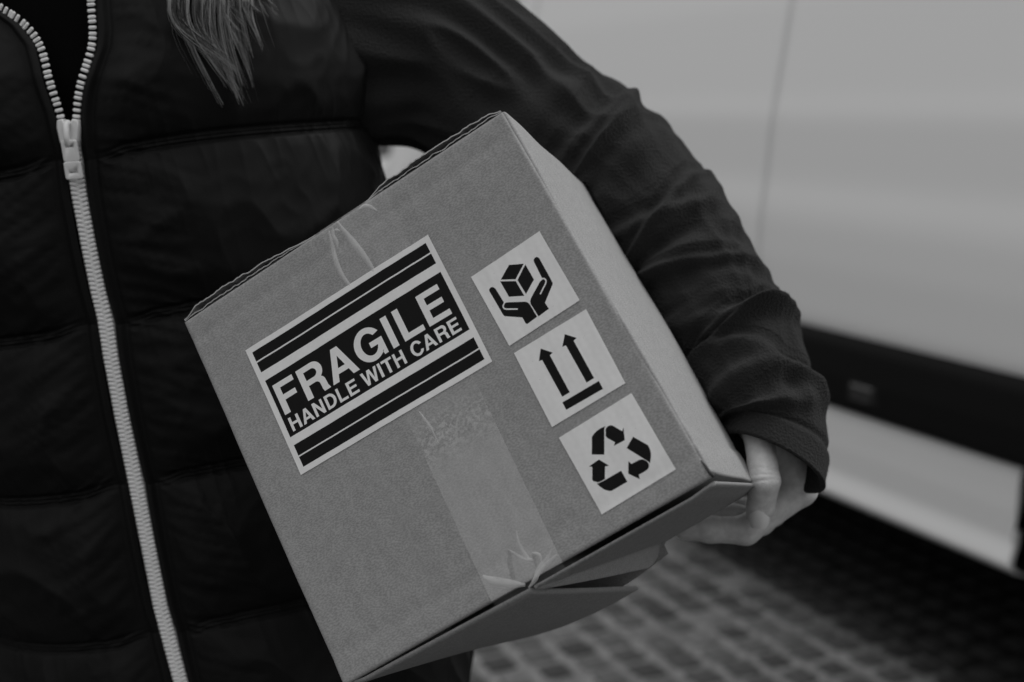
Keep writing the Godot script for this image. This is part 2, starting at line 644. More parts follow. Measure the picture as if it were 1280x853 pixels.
func build_van() -> void:
	var v := Node3D.new()
	v.name = "parked_van"
	var yaw := deg_to_rad(VAN_YAW)
	v.transform = Transform3D(Basis(Vector3(sin(yaw), 0, cos(yaw)), Vector3.UP, Vector3(-cos(yaw), 0, sin(yaw))), VAN)
	add_child(v)
	tag(v, "white panel van with a black rub strip parked behind the person on small paving setts", "van")
	var flat := func(_x: float) -> float: return 2.41
	var cab := func(x: float) -> float:
		return table([[-4.75, 0.95], [-4.6, 1.12], [-3.95, 1.32], [-3.2, 2.12], [-2.95, 2.32], [-2.7, 2.41]], x)
	var none := func(_x: float) -> float: return 0.0
	var nose := func(x: float) -> float: return 0.32 * pow(clampf((-x - 3.5) / 1.25, 0.0, 1.0), 2.2)
	var near_side := [["rear_panel", -0.838, 0.98, 0.70], ["sliding_door", -2.265, -0.858, 0.70]]
	for e in near_side:
		put(e[0], van_panel(e[1], e[2], e[3], 2.41, flat, none), M.paint, v)
	put("middle_panel", van_panel(-2.40, -2.295, 0.70, 2.41, flat, none), M.paint, v)
	for e: float in [-0.848, -2.28]:
		put("door_seal", grid(2, 60, func(i: int, j: int) -> Vector3:
			var y := lerpf(0.69, 2.38, j / 59.0)
			return Vector3(e + (i - 0.5) * 0.05, y, table(SIDE, y) - 0.004)), M.seal, v)
	var door := put("cab_door", van_panel(-3.42, -2.408, 0.70, 2.41, cab, nose), M.paint, v)
	put("front_wing", van_panel(-4.75, -3.428, 0.70, 2.41, cab, nose), M.paint, v)
	# far side, roof, ends: one shell behind the near panels
	put("shell", grid(40, 60, func(i: int, j: int) -> Vector3:
		var x := lerpf(-4.75, 0.98, i / 39.0)
		var t := j / 59.0
		var y: float
		var z: float
		if t < 0.5:
			y = 0.74 + 1.64 * (t * 2.0)
			z = table(SIDE, y) - 0.03
		else:
			y = 0.74 + 1.64 * ((1.0 - t) * 2.0)
			z = -1.95 - table(SIDE, y) + 0.03
		var s: float = nose.call(x)
		z += (-s if t < 0.5 else s)
		return Vector3(x, 0.28 + (y - 0.30) * (cab.call(x) - 0.30) / 2.11, z)), M.paint, v)
	put("rear_doors", grid(20, 30, func(i: int, j: int) -> Vector3:
		var y := lerpf(0.30, 2.36, j / 29.0)
		var e := table(SIDE, y) - 0.02
		return Vector3(0.985 + 0.02 * sin(PI * i / 19.0), y, lerpf(e, -1.95 - e, i / 19.0))), M.paint, v)
	put("nose_panel", grid(20, 12, func(i: int, j: int) -> Vector3:
		var y := lerpf(0.30, 0.95, j / 11.0)
		return Vector3(-4.752 - 0.06 * sin(PI * i / 19.0) * sin(PI * j / 11.0), y, lerpf(-0.34, -1.61, i / 19.0))), M.paint, v)
	put("windscreen", grid(14, 14, func(i: int, j: int) -> Vector3:
		var x := lerpf(-3.88, -3.16, j / 13.0)
		return Vector3(x, cab.call(x) + 0.012, lerpf(-0.36, -1.59, i / 13.0))), M.glass, v)
	put("side_window", grid(14, 14, func(i: int, j: int) -> Vector3:
		var y := lerpf(1.34, 1.95, j / 13.0)
		var x := lerpf(lerpf(-3.32, -3.0, j / 13.0), -2.45, i / 13.0)
		return Vector3(x, y, table(SIDE, y) - nose.call(x) + 0.005)), M.glass, v)
	put("door_handle", chamfer_box(Vector3(0.16, 0.035, 0.03), 0.008), M.trim, door, Vector3(-2.5, 1.14, -0.01))
	# sill skirt below the rub strip, its lower band turned out
	var skirt := [[0.262, -0.09], [0.285, -0.02], [0.296, -0.006], [0.304, 0.0], [0.314, -0.001], [0.345, -0.010], [0.36, -0.0125], [0.42, -0.008], [0.48, -0.008], [0.505, -0.011], [0.523, -0.022], [0.53, -0.05]]
	for e in [[-3.05 + 0.42, 0.0], [0.79, 0.98], [-4.6, -3.45]]:
		put("sill_skirt", grid(44, 56, func(i: int, j: int) -> Vector3:
			var x := lerpf(e[0], e[1], clampf((i - 2) / 39.0, 0.0, 1.0))
			var y := lerpf(0.262, 0.53, j / 55.0)
			var z: float = table(skirt, y) - nose.call(x)
			if i < 2 or i > 41:
				z -= 0.006 * (1.0 if i == 1 or i == 42 else 2.2)
			return Vector3(x, y, z), false, true), M.paint, v)
	var strip := [[0.505, -0.04], [0.515, -0.004], [0.524, 0.010], [0.538, 0.016], [0.60, 0.020], [0.67, 0.016], [0.688, 0.010], [0.700, -0.006], [0.704, -0.03]]
	for e in [[-3.42, -2.408], [-2.40, -0.858], [-0.838, 0.98]]:
		put("rub_strip", grid(26, 30, func(i: int, j: int) -> Vector3:
			var x := lerpf(e[0], e[1], clampf((i - 1) / 23.0, 0.0, 1.0))
			var y := lerpf(0.505, 0.704, j / 29.0)
			return Vector3(x, y, table(strip, y) - nose.call(x) - (0.02 if i == 0 or i == 25 else 0.0)), false, true), M.trim, v)
	put("far_sill", chamfer_box(Vector3(2.6, 0.48, 0.04), 0.01), M.paint, v, Vector3(-1.32, 0.52, -1.92))
	var lamp := put("marker_lamp", chamfer_box(Vector3(0.075, 0.036, 0.014), 0.005), M.lamp, v, Vector3(-0.425, 0.578, 0.022))
	put("lamp_bezel", chamfer_box(Vector3(0.095, 0.05, 0.008), 0.003), M.rubber, lamp, Vector3(0, 0, -0.006))
	# wheel housings and underbody
	put("underbody", chamfer_box(Vector3(5.3, 0.06, 1.72), 0.01), M.dark, v, Vector3(-1.85, 0.30, -0.975))
	put("inner_sill", chamfer_box(Vector3(2.5, 0.28, 0.05), 0.01), M.dark, v, Vector3(-1.32, 0.42, -0.11))
	for x: float in [0.40, -3.04]:
		put("wheel_arch", grid(25, 2, func(i: int, j: int) -> Vector3:
			var a := PI * i / 24.0
			return Vector3(x + cos(a) * 0.405, 0.32 + sin(a) * 0.405, -0.01 - 0.36 * j)), M.dark, v)
		put("arch_lining", grid(25, 2, func(i: int, j: int) -> Vector3:
			var a := PI * i / 24.0
			return Vector3(x + cos(a) * 0.42 * j, 0.32 + sin(a) * 0.42 * j, -0.365)), M.dark, v)
		for z: float in [-0.12, -1.83]:
			var prof := [[0.20, -0.10], [0.215, -0.115], [0.30, -0.118], [0.33, -0.10], [0.336, -0.06], [0.337, 0.0], [0.336, 0.06], [0.33, 0.10], [0.30, 0.118], [0.215, 0.115], [0.20, 0.10], [0.20, -0.10]]
			var tyre := put("wheel", grid(48, prof.size(), func(i: int, j: int) -> Vector3:
				var a := TAU * i / 48.0
				return Vector3(cos(a) * prof[j][0], sin(a) * prof[j][0], prof[j][1]), true), M.rubber, v, Vector3(x, 0.337, z))
			var rp := [[0.0, 0.05], [0.05, 0.055], [0.06, 0.07], [0.09, 0.065], [0.13, 0.05], [0.165, 0.085], [0.19, 0.10], [0.201, 0.103], [0.201, -0.1]]
			if z < -1.0:
				for k in rp.size():
					rp[k] = [rp[k][0], -rp[k][1]]
			put("rim", grid(48, rp.size(), func(i: int, j: int) -> Vector3:
				var a := TAU * i / 48.0
				return Vector3(cos(a) * rp[j][0], sin(a) * rp[j][0], rp[j][1]), true), M.rim, tyre)


# ---------------------------------------------------------------- the person
const ZIP := [[0.60, -0.180], [0.7772, -0.2214], [0.8227, -0.2330], [0.8785, -0.2457], [0.9274, -0.2534], [0.9679, -0.2593], [1.0132, -0.2659], [1.0534, -0.2706], [1.0827, -0.2728], [1.1007, -0.2758], [1.1293, -0.2791], [1.1642, -0.2824], [1.1923, -0.2838], [1.2127, -0.2842], [1.30, -0.288], [1.50, -0.30]]
const EDGE_R := [[1.195, -0.2778], [1.2177, -0.2762], [1.2303, -0.2740], [1.2453, -0.2690], [1.2577, -0.2650], [1.2676, -0.2645], [1.2872, -0.2662], [1.3163, -0.2662], [1.36, -0.262], [1.42, -0.256], [1.5, -0.26]]
const EDGE_L := [[1.195, -0.2898], [1.2177, -0.2930], [1.2338, -0.2975], [1.2478, -0.3005], [1.2602, -0.3040], [1.2725, -0.3135], [1.2813, -0.326], [1.2862, -0.338], [1.30, -0.352], [1.33, -0.360], [1.42, -0.352], [1.5, -0.345]]
const SEAMS := [0.735, 0.8594, 0.9656, 1.0777, 1.1871, 1.292, 1.385, 1.47]
const VEST_A := [[0.70, 0.178], [0.80, 0.176], [1.00, 0.172], [1.17, 0.172], [1.25, 0.170], [1.31, 0.160], [1.35, 0.140], [1.385, 0.105], [1.41, 0.078], [1.44, 0.066], [1.50, 0.064]]
const VEST_B := [[0.70, 0.118], [0.85, 0.114], [1.05, 0.112], [1.20, 0.116], [1.30, 0.106], [1.36, 0.09], [1.41, 0.066], [1.50, 0.062]]


func zip_z(y: float) -> float:
	return -0.785 - 0.01 * sin(clampf((1.205 - y) / 0.38, 0.0, 1.0) * PI) - maxf(0.0, y - 1.24) * 0.22


func torso(y: float, th: float, grow: float) -> Vector3:
	var a := table(VEST_A, y)
	var b := table(VEST_B, y)
	var s := sin(th)
	var c := cos(th)
	# a little squarer than an ellipse
	var k := 1.0 / pow(pow(absf(s), 2.3) + pow(absf(c), 2.3), 1.0 / 2.3)
	return Vector3(table(ZIP, y) + (a * k + grow) * s, y, zip_z(y) - b + (b * k + grow) * c)


func box_local(p: Vector3) -> Vector3:
	var d := p - BOX_AT
	return Vector3(d.dot(BX), d.dot(BY), d.dot(BZ))


# cloth that meets the box is pressed flat against its side
func pressed(p: Vector3, gap: float) -> Vector3:
	var l := box_local(p)
	if l.z > 0.012 or l.z < -BD - 0.02 or absf(l.y) > BH / 2 + 0.015:
		return p
	var over := l.x - (-BW / 2 - gap)
	if over > 0.0 and l.x < 0.05:
		return p - BX * over
	return p


func vest_point(y0: float, th: float, edge: float) -> Vector3:
	var s := sin(th)
	var fade := 1.0 - smoothstep(1.25, 1.40, y0)
	var rise := 0.024 * tanh(1.6 * s) * fade * (1.0 if cos(th) > -0.2 else 0.6)
	var y := y0 + rise * smoothstep(0.0, 0.03, absf(edge))
	# which quilted row, how far from its stitching
	var seam_d := 1.0
	var f := 0.5
	for k in SEAMS.size() - 1:
		if y0 >= SEAMS[k] and y0 <= SEAMS[k + 1]:
			f = (y0 - SEAMS[k]) / (SEAMS[k + 1] - SEAMS[k])
			seam_d = minf(y0 - SEAMS[k], SEAMS[k + 1] - y0)
	var near_zip := smoothstep(0.004, 0.035, edge)
	var puff := 0.0165 * pow(maxf(sin(PI * f), 0.0), 0.5) * (0.2 + 0.8 * near_zip)
	# twin stitching with a narrow roll between the lines
	if seam_d < 0.0026:
		puff += 0.0017 * (1.0 - pow(seam_d / 0.0026, 2.0)) * near_zip
	puff -= 0.0022 * exp(-pow((seam_d - 0.0030) / 0.0012, 2.0)) * near_zip
	# puckers that fan out of the stitching, and slack folds across each row
	var arc := th * 0.17
	var w1 := 1.0 - absf(na.get_noise_3d(arc * 62.0 + y0 * 9.0, y0 * 11.0, 1.0))
	puff += 0.0017 * (w1 * w1 - 0.5) * exp(-seam_d / 0.020) * near_zip
	var w2 := 1.0 - absf(na.get_noise_3d(arc * 12.0 + y0 * 9.0, y0 * 9.0 - arc * 9.0, 7.0))
	puff += 0.0045 * (w2 * w2 - 0.5) * smoothstep(0.0, 0.03, seam_d) * near_zip
	var w3 := 1.0 - absf(na.get_noise_3d(arc * 34.0 - y0 * 26.0, y0 * 30.0 + arc * 12.0, 13.0))
	puff += 0.0008 * (pow(w3, 2.0) - 0.4) * smoothstep(0.0, 0.02, seam_d) * near_zip
	# gathers that run away from the zip
	var w4 := 1.0 - absf(na.get_noise_2d(y0 * 74.0 + edge * 30.0, edge * 12.0 + (40.0 if s > 0 else 80.0)))
	puff += 0.0018 * (w4 * w4 - 0.45) * smoothstep(0.006, 0.016, edge) * (1.0 - smoothstep(0.03, 0.085, edge))
	# piped edge beside the zip
	puff += 0.0024 * exp(-pow((edge - 0.0032) / 0.0022, 2.0)) - 0.001 * exp(-pow((edge - 0.0078) / 0.0016, 2.0))
	return pressed(torso(y, th, puff), 0.002 + 0.004 * absf(na.get_noise_2d(y0 * 30.0, arc * 30.0)))


func build_person() -> void:
	var p := Node3D.new()
	p.name = "person"
	p.position = PERSON
	add_child(p)
	tag(p, "person in black quilted vest and dark fleece sleeves holding a box under one arm", "person")
	build_vest(p)
	build_zip(p)
	build_sleeves(p)
	build_body(p)
	build_hair(p)


func build_vest(p: Node3D) -> void:
	var rows := []
	var y := 0.738
	while y < 1.468:
		rows.append(y)
		var d := 1.0
		for s: float in SEAMS:
			d = minf(d, absf(y - s))
		y += 0.0008 if d < 0.007 else 0.0028
	var cols := []
	var nf := 330
	for k in nf:
		cols.append(lerpf(0.0, 1.95, pow(k / float(nf - 1), 1.15)))
	for k in 50:
		cols.append(lerpf(1.97, TAU - 1.75, k / 49.0))
	for k in 190:
		cols.append(TAU - lerpf(1.72, 0.0, pow(k / 189.0, 0.85)))
	var nc := cols.size()
	var cache := {}
	var shell := grid(nc, rows.size(), func(i: int, j: int) -> Vector3:
		var y0: float = rows[j]
		if not cache.has(j):
			var cx := table(ZIP, y0)
			var a := table(VEST_A, y0)
			var xr := cx + 0.0058
			var xl := cx - 0.0058
			if y0 > 1.195:
				xr = table(EDGE_R, y0)
				xl = table(EDGE_L, y0)
			cache[j] = [asin(clampf((xr - cx) / a, 0.0, 0.95)), asin(clampf((cx - xl) / a, 0.0, 0.95)), a]
		var c: Array = cache[j]
		var t: float = cols[i] / TAU
		# the opening narrows the front only, so that seams keep their places
		var th: float
		if t < 0.31:
			th = lerpf(c[0], 1.95, t * TAU / 1.95)
		elif t > 0.72:
			th = lerpf(TAU - c[1], TAU - 1.72, (1.0 - t) * TAU / 1.72)
		else:
			th = cols[i]
		var edge: float = (th - c[0]) * c[2] if th < PI else (TAU - c[1] - th) * c[2]
		return vest_point(y0, th, maxf(edge, 0.0)), false)
	put("vest", shell, M.nylon, p, -PERSON)
	# dark top worn under the vest, seen in the open neck
	put("undershirt", grid(90, 70, func(i: int, j: int) -> Vector3:
		var yy := lerpf(0.76, 1.45, j / 69.0)
		return pressed(torso(yy, TAU * i / 90.0, -0.014 - 0.002 * na.get_noise_2d(i * 0.3, yy * 20.0)), 0.008), true), M.knit, p, -PERSON)


func zip_pos(y: float) -> Vector3:
	return Vector3(table(ZIP, y), y, zip_z(y) + 0.0012)


func build_zip(p: Node3D) -> void:
	var band := put("zipper", grid(5, 90, func(i: int, j: int) -> Vector3:
		var y := lerpf(0.745, 1.2, j / 89.0)
		return zip_pos(y) + Vector3((i - 2) * 0.0031, 0, -0.0012 - 0.0003 * absf(i - 2))), M.zip_tape, p, -PERSON)
	var tooth := chamfer_box(Vector3(0.0066, 0.0026, 0.0024), 0.0008)
	var list := []
	var y := 0.75
	var k := 0
	while y < 1.196:
		var d := zip_pos(y + 0.001) - zip_pos(y - 0.001)
		var up := d.normalized()
		var side := up.cross(Vector3.BACK).normalized()
		var sgn := 1.0 if k % 2 == 0 else -1.0
		var b := Basis(side, up, side.cross(up)).rotated(side.cross(up), 0.22 * sgn)
		list.append([tooth, Transform3D(b, zip_pos(y) + side * 0.0019 * sgn + Vector3(0, 0, 0.0004))])
		y += 0.00150
		k += 1
	# the open halves above the slider
	var halves := []
	for side_table: Array in [EDGE_R, EDGE_L]:
		var pts := []
		for e: Array in side_table:
			if e[0] < 1.45:
				pts.append(e)
		var sgn := 1.0 if side_table == EDGE_R else -1.0
		var path := []
		for n in 240:
			var yy := lerpf(1.2005, 1.43, n / 239.0)
			var x := 0.0
			for m: float in [-0.006, -0.003, 0.0, 0.003, 0.006]:
				x += table(pts, yy + m) / 5.0
			var cx := table(ZIP, yy)
			var th := asin(clampf((x - cx) / table(VEST_A, yy), -0.95, 0.95))
			var q := torso(yy, th, 0.0015)
			path.append(Vector3(x - sgn * 0.0030, yy, q.z + 0.0005))
		halves.append([path, sgn])
		var run := 0.0
		for n in range(1, path.size()):
			var step: float = path[n].distance_to(path[n - 1])
			run += step
			if run > 0.0036:
				run -= 0.0036
				var up: Vector3 = (path[n] - path[n - 1]).normalized()
				var side := up.cross(Vector3.BACK).normalized()
				list.append([tooth, Transform3D(Basis(side, up, side.cross(up)).scaled(Vector3(0.78, 0.85, 1.0)), path[n])])
	var teeth := put("teeth", join(list), M.zip_plastic, band)
	teeth.set_meta("kind", "stuff")
	for h: Array in halves:
		var path: Array = h[0]
		put("open_tape", grid(3, path.size(), func(i: int, j: int) -> Vector3:
			return path[j] + Vector3(h[1] * (i - 0.3) * 0.0034, 0, -0.0022)), M.nylon, band)
	# slider body with two shoulders, and the pull hanging from its bridge
	var c := zip_pos(1.204)
	var body := prism(PackedVector2Array([Vector2(-0.0046, -0.011), Vector2(0.0046, -0.011), Vector2(0.0062, -0.004), Vector2(0.0074, 0.004), Vector2(0.0068, 0.0085), Vector2(0.0032, 0.0094), Vector2(0.0012, 0.0066), Vector2(-0.0012, 0.0066), Vector2(-0.0032, 0.0094), Vector2(-0.0068, 0.0085), Vector2(-0.0074, 0.004), Vector2(-0.0062, -0.004)]), 0.0062, 0.001)
	put("slider", body, M.zip_metal, band, c + Vector3(0, 0, 0.0056))
	put("bridge", tube([c + Vector3(0.0002, 0.0068, 0.0045), c + Vector3(0.0002, 0.0055, 0.0083), c + Vector3(0.0002, -0.002, 0.0092), c + Vector3(0.0004, -0.0062, 0.0083), c + Vector3(0.0004, -0.0072, 0.0045)], [0.0022, 0.0022, 0.0021, 0.002, 0.002], 8), M.zip_metal, band)
	var outer := PackedVector2Array()
	var round_rect := func(w: float, top: float, bottom: float, r: float) -> PackedVector2Array:
		var res := PackedVector2Array()
		for q: Array in [[w - r, top - r, 0.0], [-w + r, top - r, 90.0], [-w + r, bottom + r, 180.0], [w - r, bottom + r, 270.0]]:
			for s in 5:
				var a := deg_to_rad(q[2] + s * 22.5)
				res.append(Vector2(q[0] + cos(a) * r, q[1] + sin(a) * r))
		return res
	# plate with two openings, as upper ring and lower ring
	var plate := []
	var pull_at := c + Vector3(0.0012, 0, 0.0098)
	var ring := func(w: float, top: float, bottom: float, hw: float, ht: float, hb: float) -> ArrayMesh:
		var o: PackedVector2Array = round_rect.call(w, top, bottom, 0.0016)
		var n: PackedVector2Array = round_rect.call(hw, ht, hb, 0.0006)
		var loops := [[n, -0.002], [n, 0.0], [o, -0.0004], [o, -0.002]]
		loops.insert(2, [round_rect.call(w - 0.0006, top - 0.0006, bottom + 0.0006, 0.0012), 0.0])
		loops.append([n, -0.002])
		return grid(o.size(), loops.size(), func(i: int, j: int) -> Vector3: return Vector3(loops[j][0][i].x, loops[j][0][i].y, loops[j][1]), true)
	plate.append([ring.call(0.0052, -0.0040, -0.0178, 0.0027, -0.0072, -0.0086), Transform3D()])
	plate.append([ring.call(0.0056, -0.0176, -0.0292, 0.0028, -0.0228, -0.0252), Transform3D(Basis(), Vector3(0, 0, 0.0002))])
	var pull := put("pull_tab", join(plate), M.zip_metal, band, pull_at)
	pull.rotation = Vector3(0.10, 0.05, 0.06)


func build_sleeves(p: Node3D) -> void:
	var path := [Vector3(-0.1950, 1.3090, -0.9500), Vector3(-0.1050, 1.2760, -0.9430), Vector3(-0.0409, 1.2484, -0.9376), Vector3(0.0240, 1.1997, -0.9128), Vector3(0.0690, 1.1676, -0.8913), Vector3(0.0913, 1.1478, -0.8743), Vector3(0.1226, 1.1078, -0.8492), Vector3(0.1507, 1.0561, -0.8116), Vector3(0.1617, 1.0311, -0.7813), Vector3(0.1705, 1.0091, -0.7608), Vector3(0.1670, 0.9925, -0.7430)]
	var radii := [0.092, 0.084, 0.064, 0.060, 0.058, 0.0545, 0.0495, 0.0465, 0.0410, 0.0355, 0.0330]
	var shape := sleeve(path, radii, 300, 560, 3)
	var arm := put("sleeve", shape, M.fleece, p, -PERSON)
	# nap: short loose fibres that stand off the cloth
	var arrays := shape.surface_get_arrays(0)
	var sv: PackedVector3Array = arrays[Mesh.ARRAY_VERTEX]
	var sn: PackedVector3Array = arrays[Mesh.ARRAY_NORMAL]
	rng.seed = 61
	var fibre := indexed(PackedVector3Array([Vector3(-0.00006, 0, 0), Vector3(0.00006, 0, 0), Vector3(0.0004, 0.0015, 0.0003)]), PackedVector2Array(), PackedInt32Array([0, 1, 2]))
	var spots := []
	while spots.size() < 42000:
		var k := rng.randi_range(300 * 190, 300 * 560 - 1)
		var at := sv[k]
		var n := sn[k]
		var row := at - catmull(path, (k / 300) / 559.0)
		if n.dot(row) < 0.0:
			n = -n
		var side := n.cross(Vector3(rng.randfn(), rng.randfn(), rng.randfn())).normalized()
		var lean := (n + side * rng.randf_range(0.2, 1.2)).normalized()
		var u := lean.cross(n + Vector3(0.01, 0.02, 0.0)).normalized()
		at += side * rng.randf_range(-0.0008, 0.0008) - n * 0.0002
		spots.append(Transform3D(Basis(u, lean, u.cross(lean)).scaled_local(Vector3.ONE * rng.randf_range(0.5, 1.1)), at))
	var mm := MultiMesh.new()
	mm.transform_format = MultiMesh.TRANSFORM_3D
	mm.mesh = fibre
	mm.instance_count = spots.size()
	for k in spots.size():
		mm.set_instance_transform(k, spots[k])
	var nap := MultiMeshInstance3D.new()
	nap.name = "nap"
	nap.multimesh = mm
	nap.material_override = M.fuzz
	nap.set_meta("kind", "stuff")
	arm.add_child(nap, true)
	var other := [Vector3(-0.40, 1.315, -0.95), Vector3(-0.46, 1.275, -0.945), Vector3(-0.50, 1.20, -0.93), Vector3(-0.525, 1.10, -0.92), Vector3(-0.535, 1.03, -0.90), Vector3(-0.54, 0.97, -0.875), Vector3(-0.54, 0.90, -0.845), Vector3(-0.535, 0.83, -0.82)]
	put("sleeve", sleeve(other, [0.08, 0.072, 0.062, 0.057, 0.055, 0.05, 0.045, 0.04], 90, 160, 4), M.fleece, p, -PERSON)


func sleeve(path: Array, radii: Array, nu: int, nv: int, sd: int) -> ArrayMesh:
	var pts := []
	var rr := []
	for j in nv:
		var t := j / float(nv - 1)
		pts.append(catmull(path, t))
		rr.append(catmull1(radii, t))
	var fr := frames(pts, Vector3(0, 0, 1))
	var run := [0.0]
	for j in range(1, nv):
		run.append(run[-1] + pts[j].distance_to(pts[j - 1]))
	var total: float = run[-1]
	# folds: distance from the cuff, sweep, where around, width, height
	var folds := []
	rng.seed = 100 + sd
	for k in 18:
		var s := lerpf(0.040, total * 0.55, (k + rng.randf_range(-0.3, 0.3)) / 17.0)
		folds.append([s, rng.randf_range(-0.024, 0.024), rng.randf_range(0.0, TAU), rng.randf_range(0.0040, 0.0068), rng.randf_range(0.0050, 0.0085), rng.randf_range(0.0, TAU)])
	# cloth bunched over the elbow and pushed up behind the cuff
	for e: Array in [[0.205, 0.020, 0.011, 0.0055], [0.240, -0.012, 0.012, 0.0070], [0.278, 0.024, 0.014, 0.0080], [0.318, -0.020, 0.015, 0.0060], [0.035, 0.018, 0.0050, 0.0060], [0.056, -0.024, 0.0065, 0.0065], [0.080, 0.020, 0.0075, 0.0060], [0.108, -0.016, 0.007, 0.0045], [0.142, 0.02, 0.008, 0.0045], [0.172, -0.015, 0.008, 0.0045]]:
		folds.append([e[0], e[1], rng.randf_range(0.0, TAU), e[2], e[3], 10.0])
	var hem := 0.020
	var tail := 6
	return grid(nu, nv + tail, func(i: int, j: int) -> Vector3:
		var jj := mini(j, nv - 1)
		var a := TAU * i / nu
		var ca := cos(a)
		var sa := sin(a)
		var s: float = total - run[jj]
		var d := 0.0
		var lower := 1.0 - smoothstep(0.24, 0.36, s)
		var body := smoothstep(hem, hem + 0.012, s)
		# slack cloth pushed up the forearm
		var dir: Vector3 = fr[jj][1] * ca + fr[jj][2] * sa
		var n1 := na.get_noise_3d(s * 19.0 + 0.8 * ca, ca * 0.8 + sd, sa * 0.8)
		d += (0.0014 + 0.0045 * clampf(dir.z + 0.2, 0.0, 1.0)) * (n1 * 0.8 + 0.35 - absf(n1) * 0.5) * body * (0.3 + 0.7 * lower)
		var n2 := na.get_noise_3d(s * 46.0 + 1.4 * sa, ca * 1.3 + 20.0, sa * 1.3)
		d += 0.0011 * n2 * body * lower
		for f: Array in folds:
			var x: float = (s - f[0] - f[1] * sin(a - f[2])) / f[3]
			if absf(x) < 2.6:
				var m: float = (0.5 + 0.5 * cos(a - f[5])) * (0.12 + 0.88 * clampf(dir.z + 0.15, 0.0, 1.0))
				if f[5] > 9.0:
					m = clampf(0.15 + 0.85 * dir.dot(Vector3(0.05, 0.35, 0.94)), 0.0, 1.0)
				d += f[4] * (exp(-x * x) - 0.35 * exp(-pow(x - 1.5, 2.0))) * m * body
		# long folds that hang from the shoulder
		var n3 := na.get_noise_3d(s * 4.0, ca * 2.0 + s * 4.0 + 40.0, sa * 2.0 - s * 5.0)
		d += 0.014 * (0.42 - sqrt(n3 * n3 + 0.012)) * (1.0 - lower * 0.85) * body
		# stitched hem at the cuff
		d -= 0.0018 * exp(-pow((s - hem) / 0.0016, 2.0))
		d += 0.0010 * (1.0 - smoothstep(hem - 0.004, hem, s))
		var r: float = rr[jj] + d
		var o: Vector3 = fr[jj][0]
		if j >= nv:
			var e := j - nv + 1
			r -= [0.0008, 0.0022, 0.0034, 0.0042, 0.0046, 0.0050][e - 1]
			o += fr[jj][3] * [0.0011, 0.0013, 0.0006, -0.002, -0.012, -0.04][e - 1]
		# the cuff is pulled aslant, lower over the back of the hand
		if sd == 3:
			o += fr[jj][3] * (r * (0.24 * dir.dot(Vector3(0.0, 0.7, 0.7)) + 0.46 * dir.x) - 0.0050) * (1.0 - smoothstep(0.0, 0.055, s))
		var q: Vector3 = o + fr[jj][1] * ca * r + fr[jj][2] * sa * r
		# kept off the box
		var l := box_local(q)
		if l.z < 0.0 and l.z > -BD and absf(l.y) < BH / 2 and l.x < BW / 2 + 0.002 and l.x > 0.0:
			q += BX * (BW / 2 + 0.002 - l.x) if BW / 2 - l.x < l.z + BD + 0.03 else -BZ * (l.z + BD + 0.002)
		return q, true)


func finger(a: Array, r: Array) -> Array:
	var res := []
	for k in a.size() - 1:
		res.append([a[k], a[k + 1], r[k], r[k + 1]])
	return res


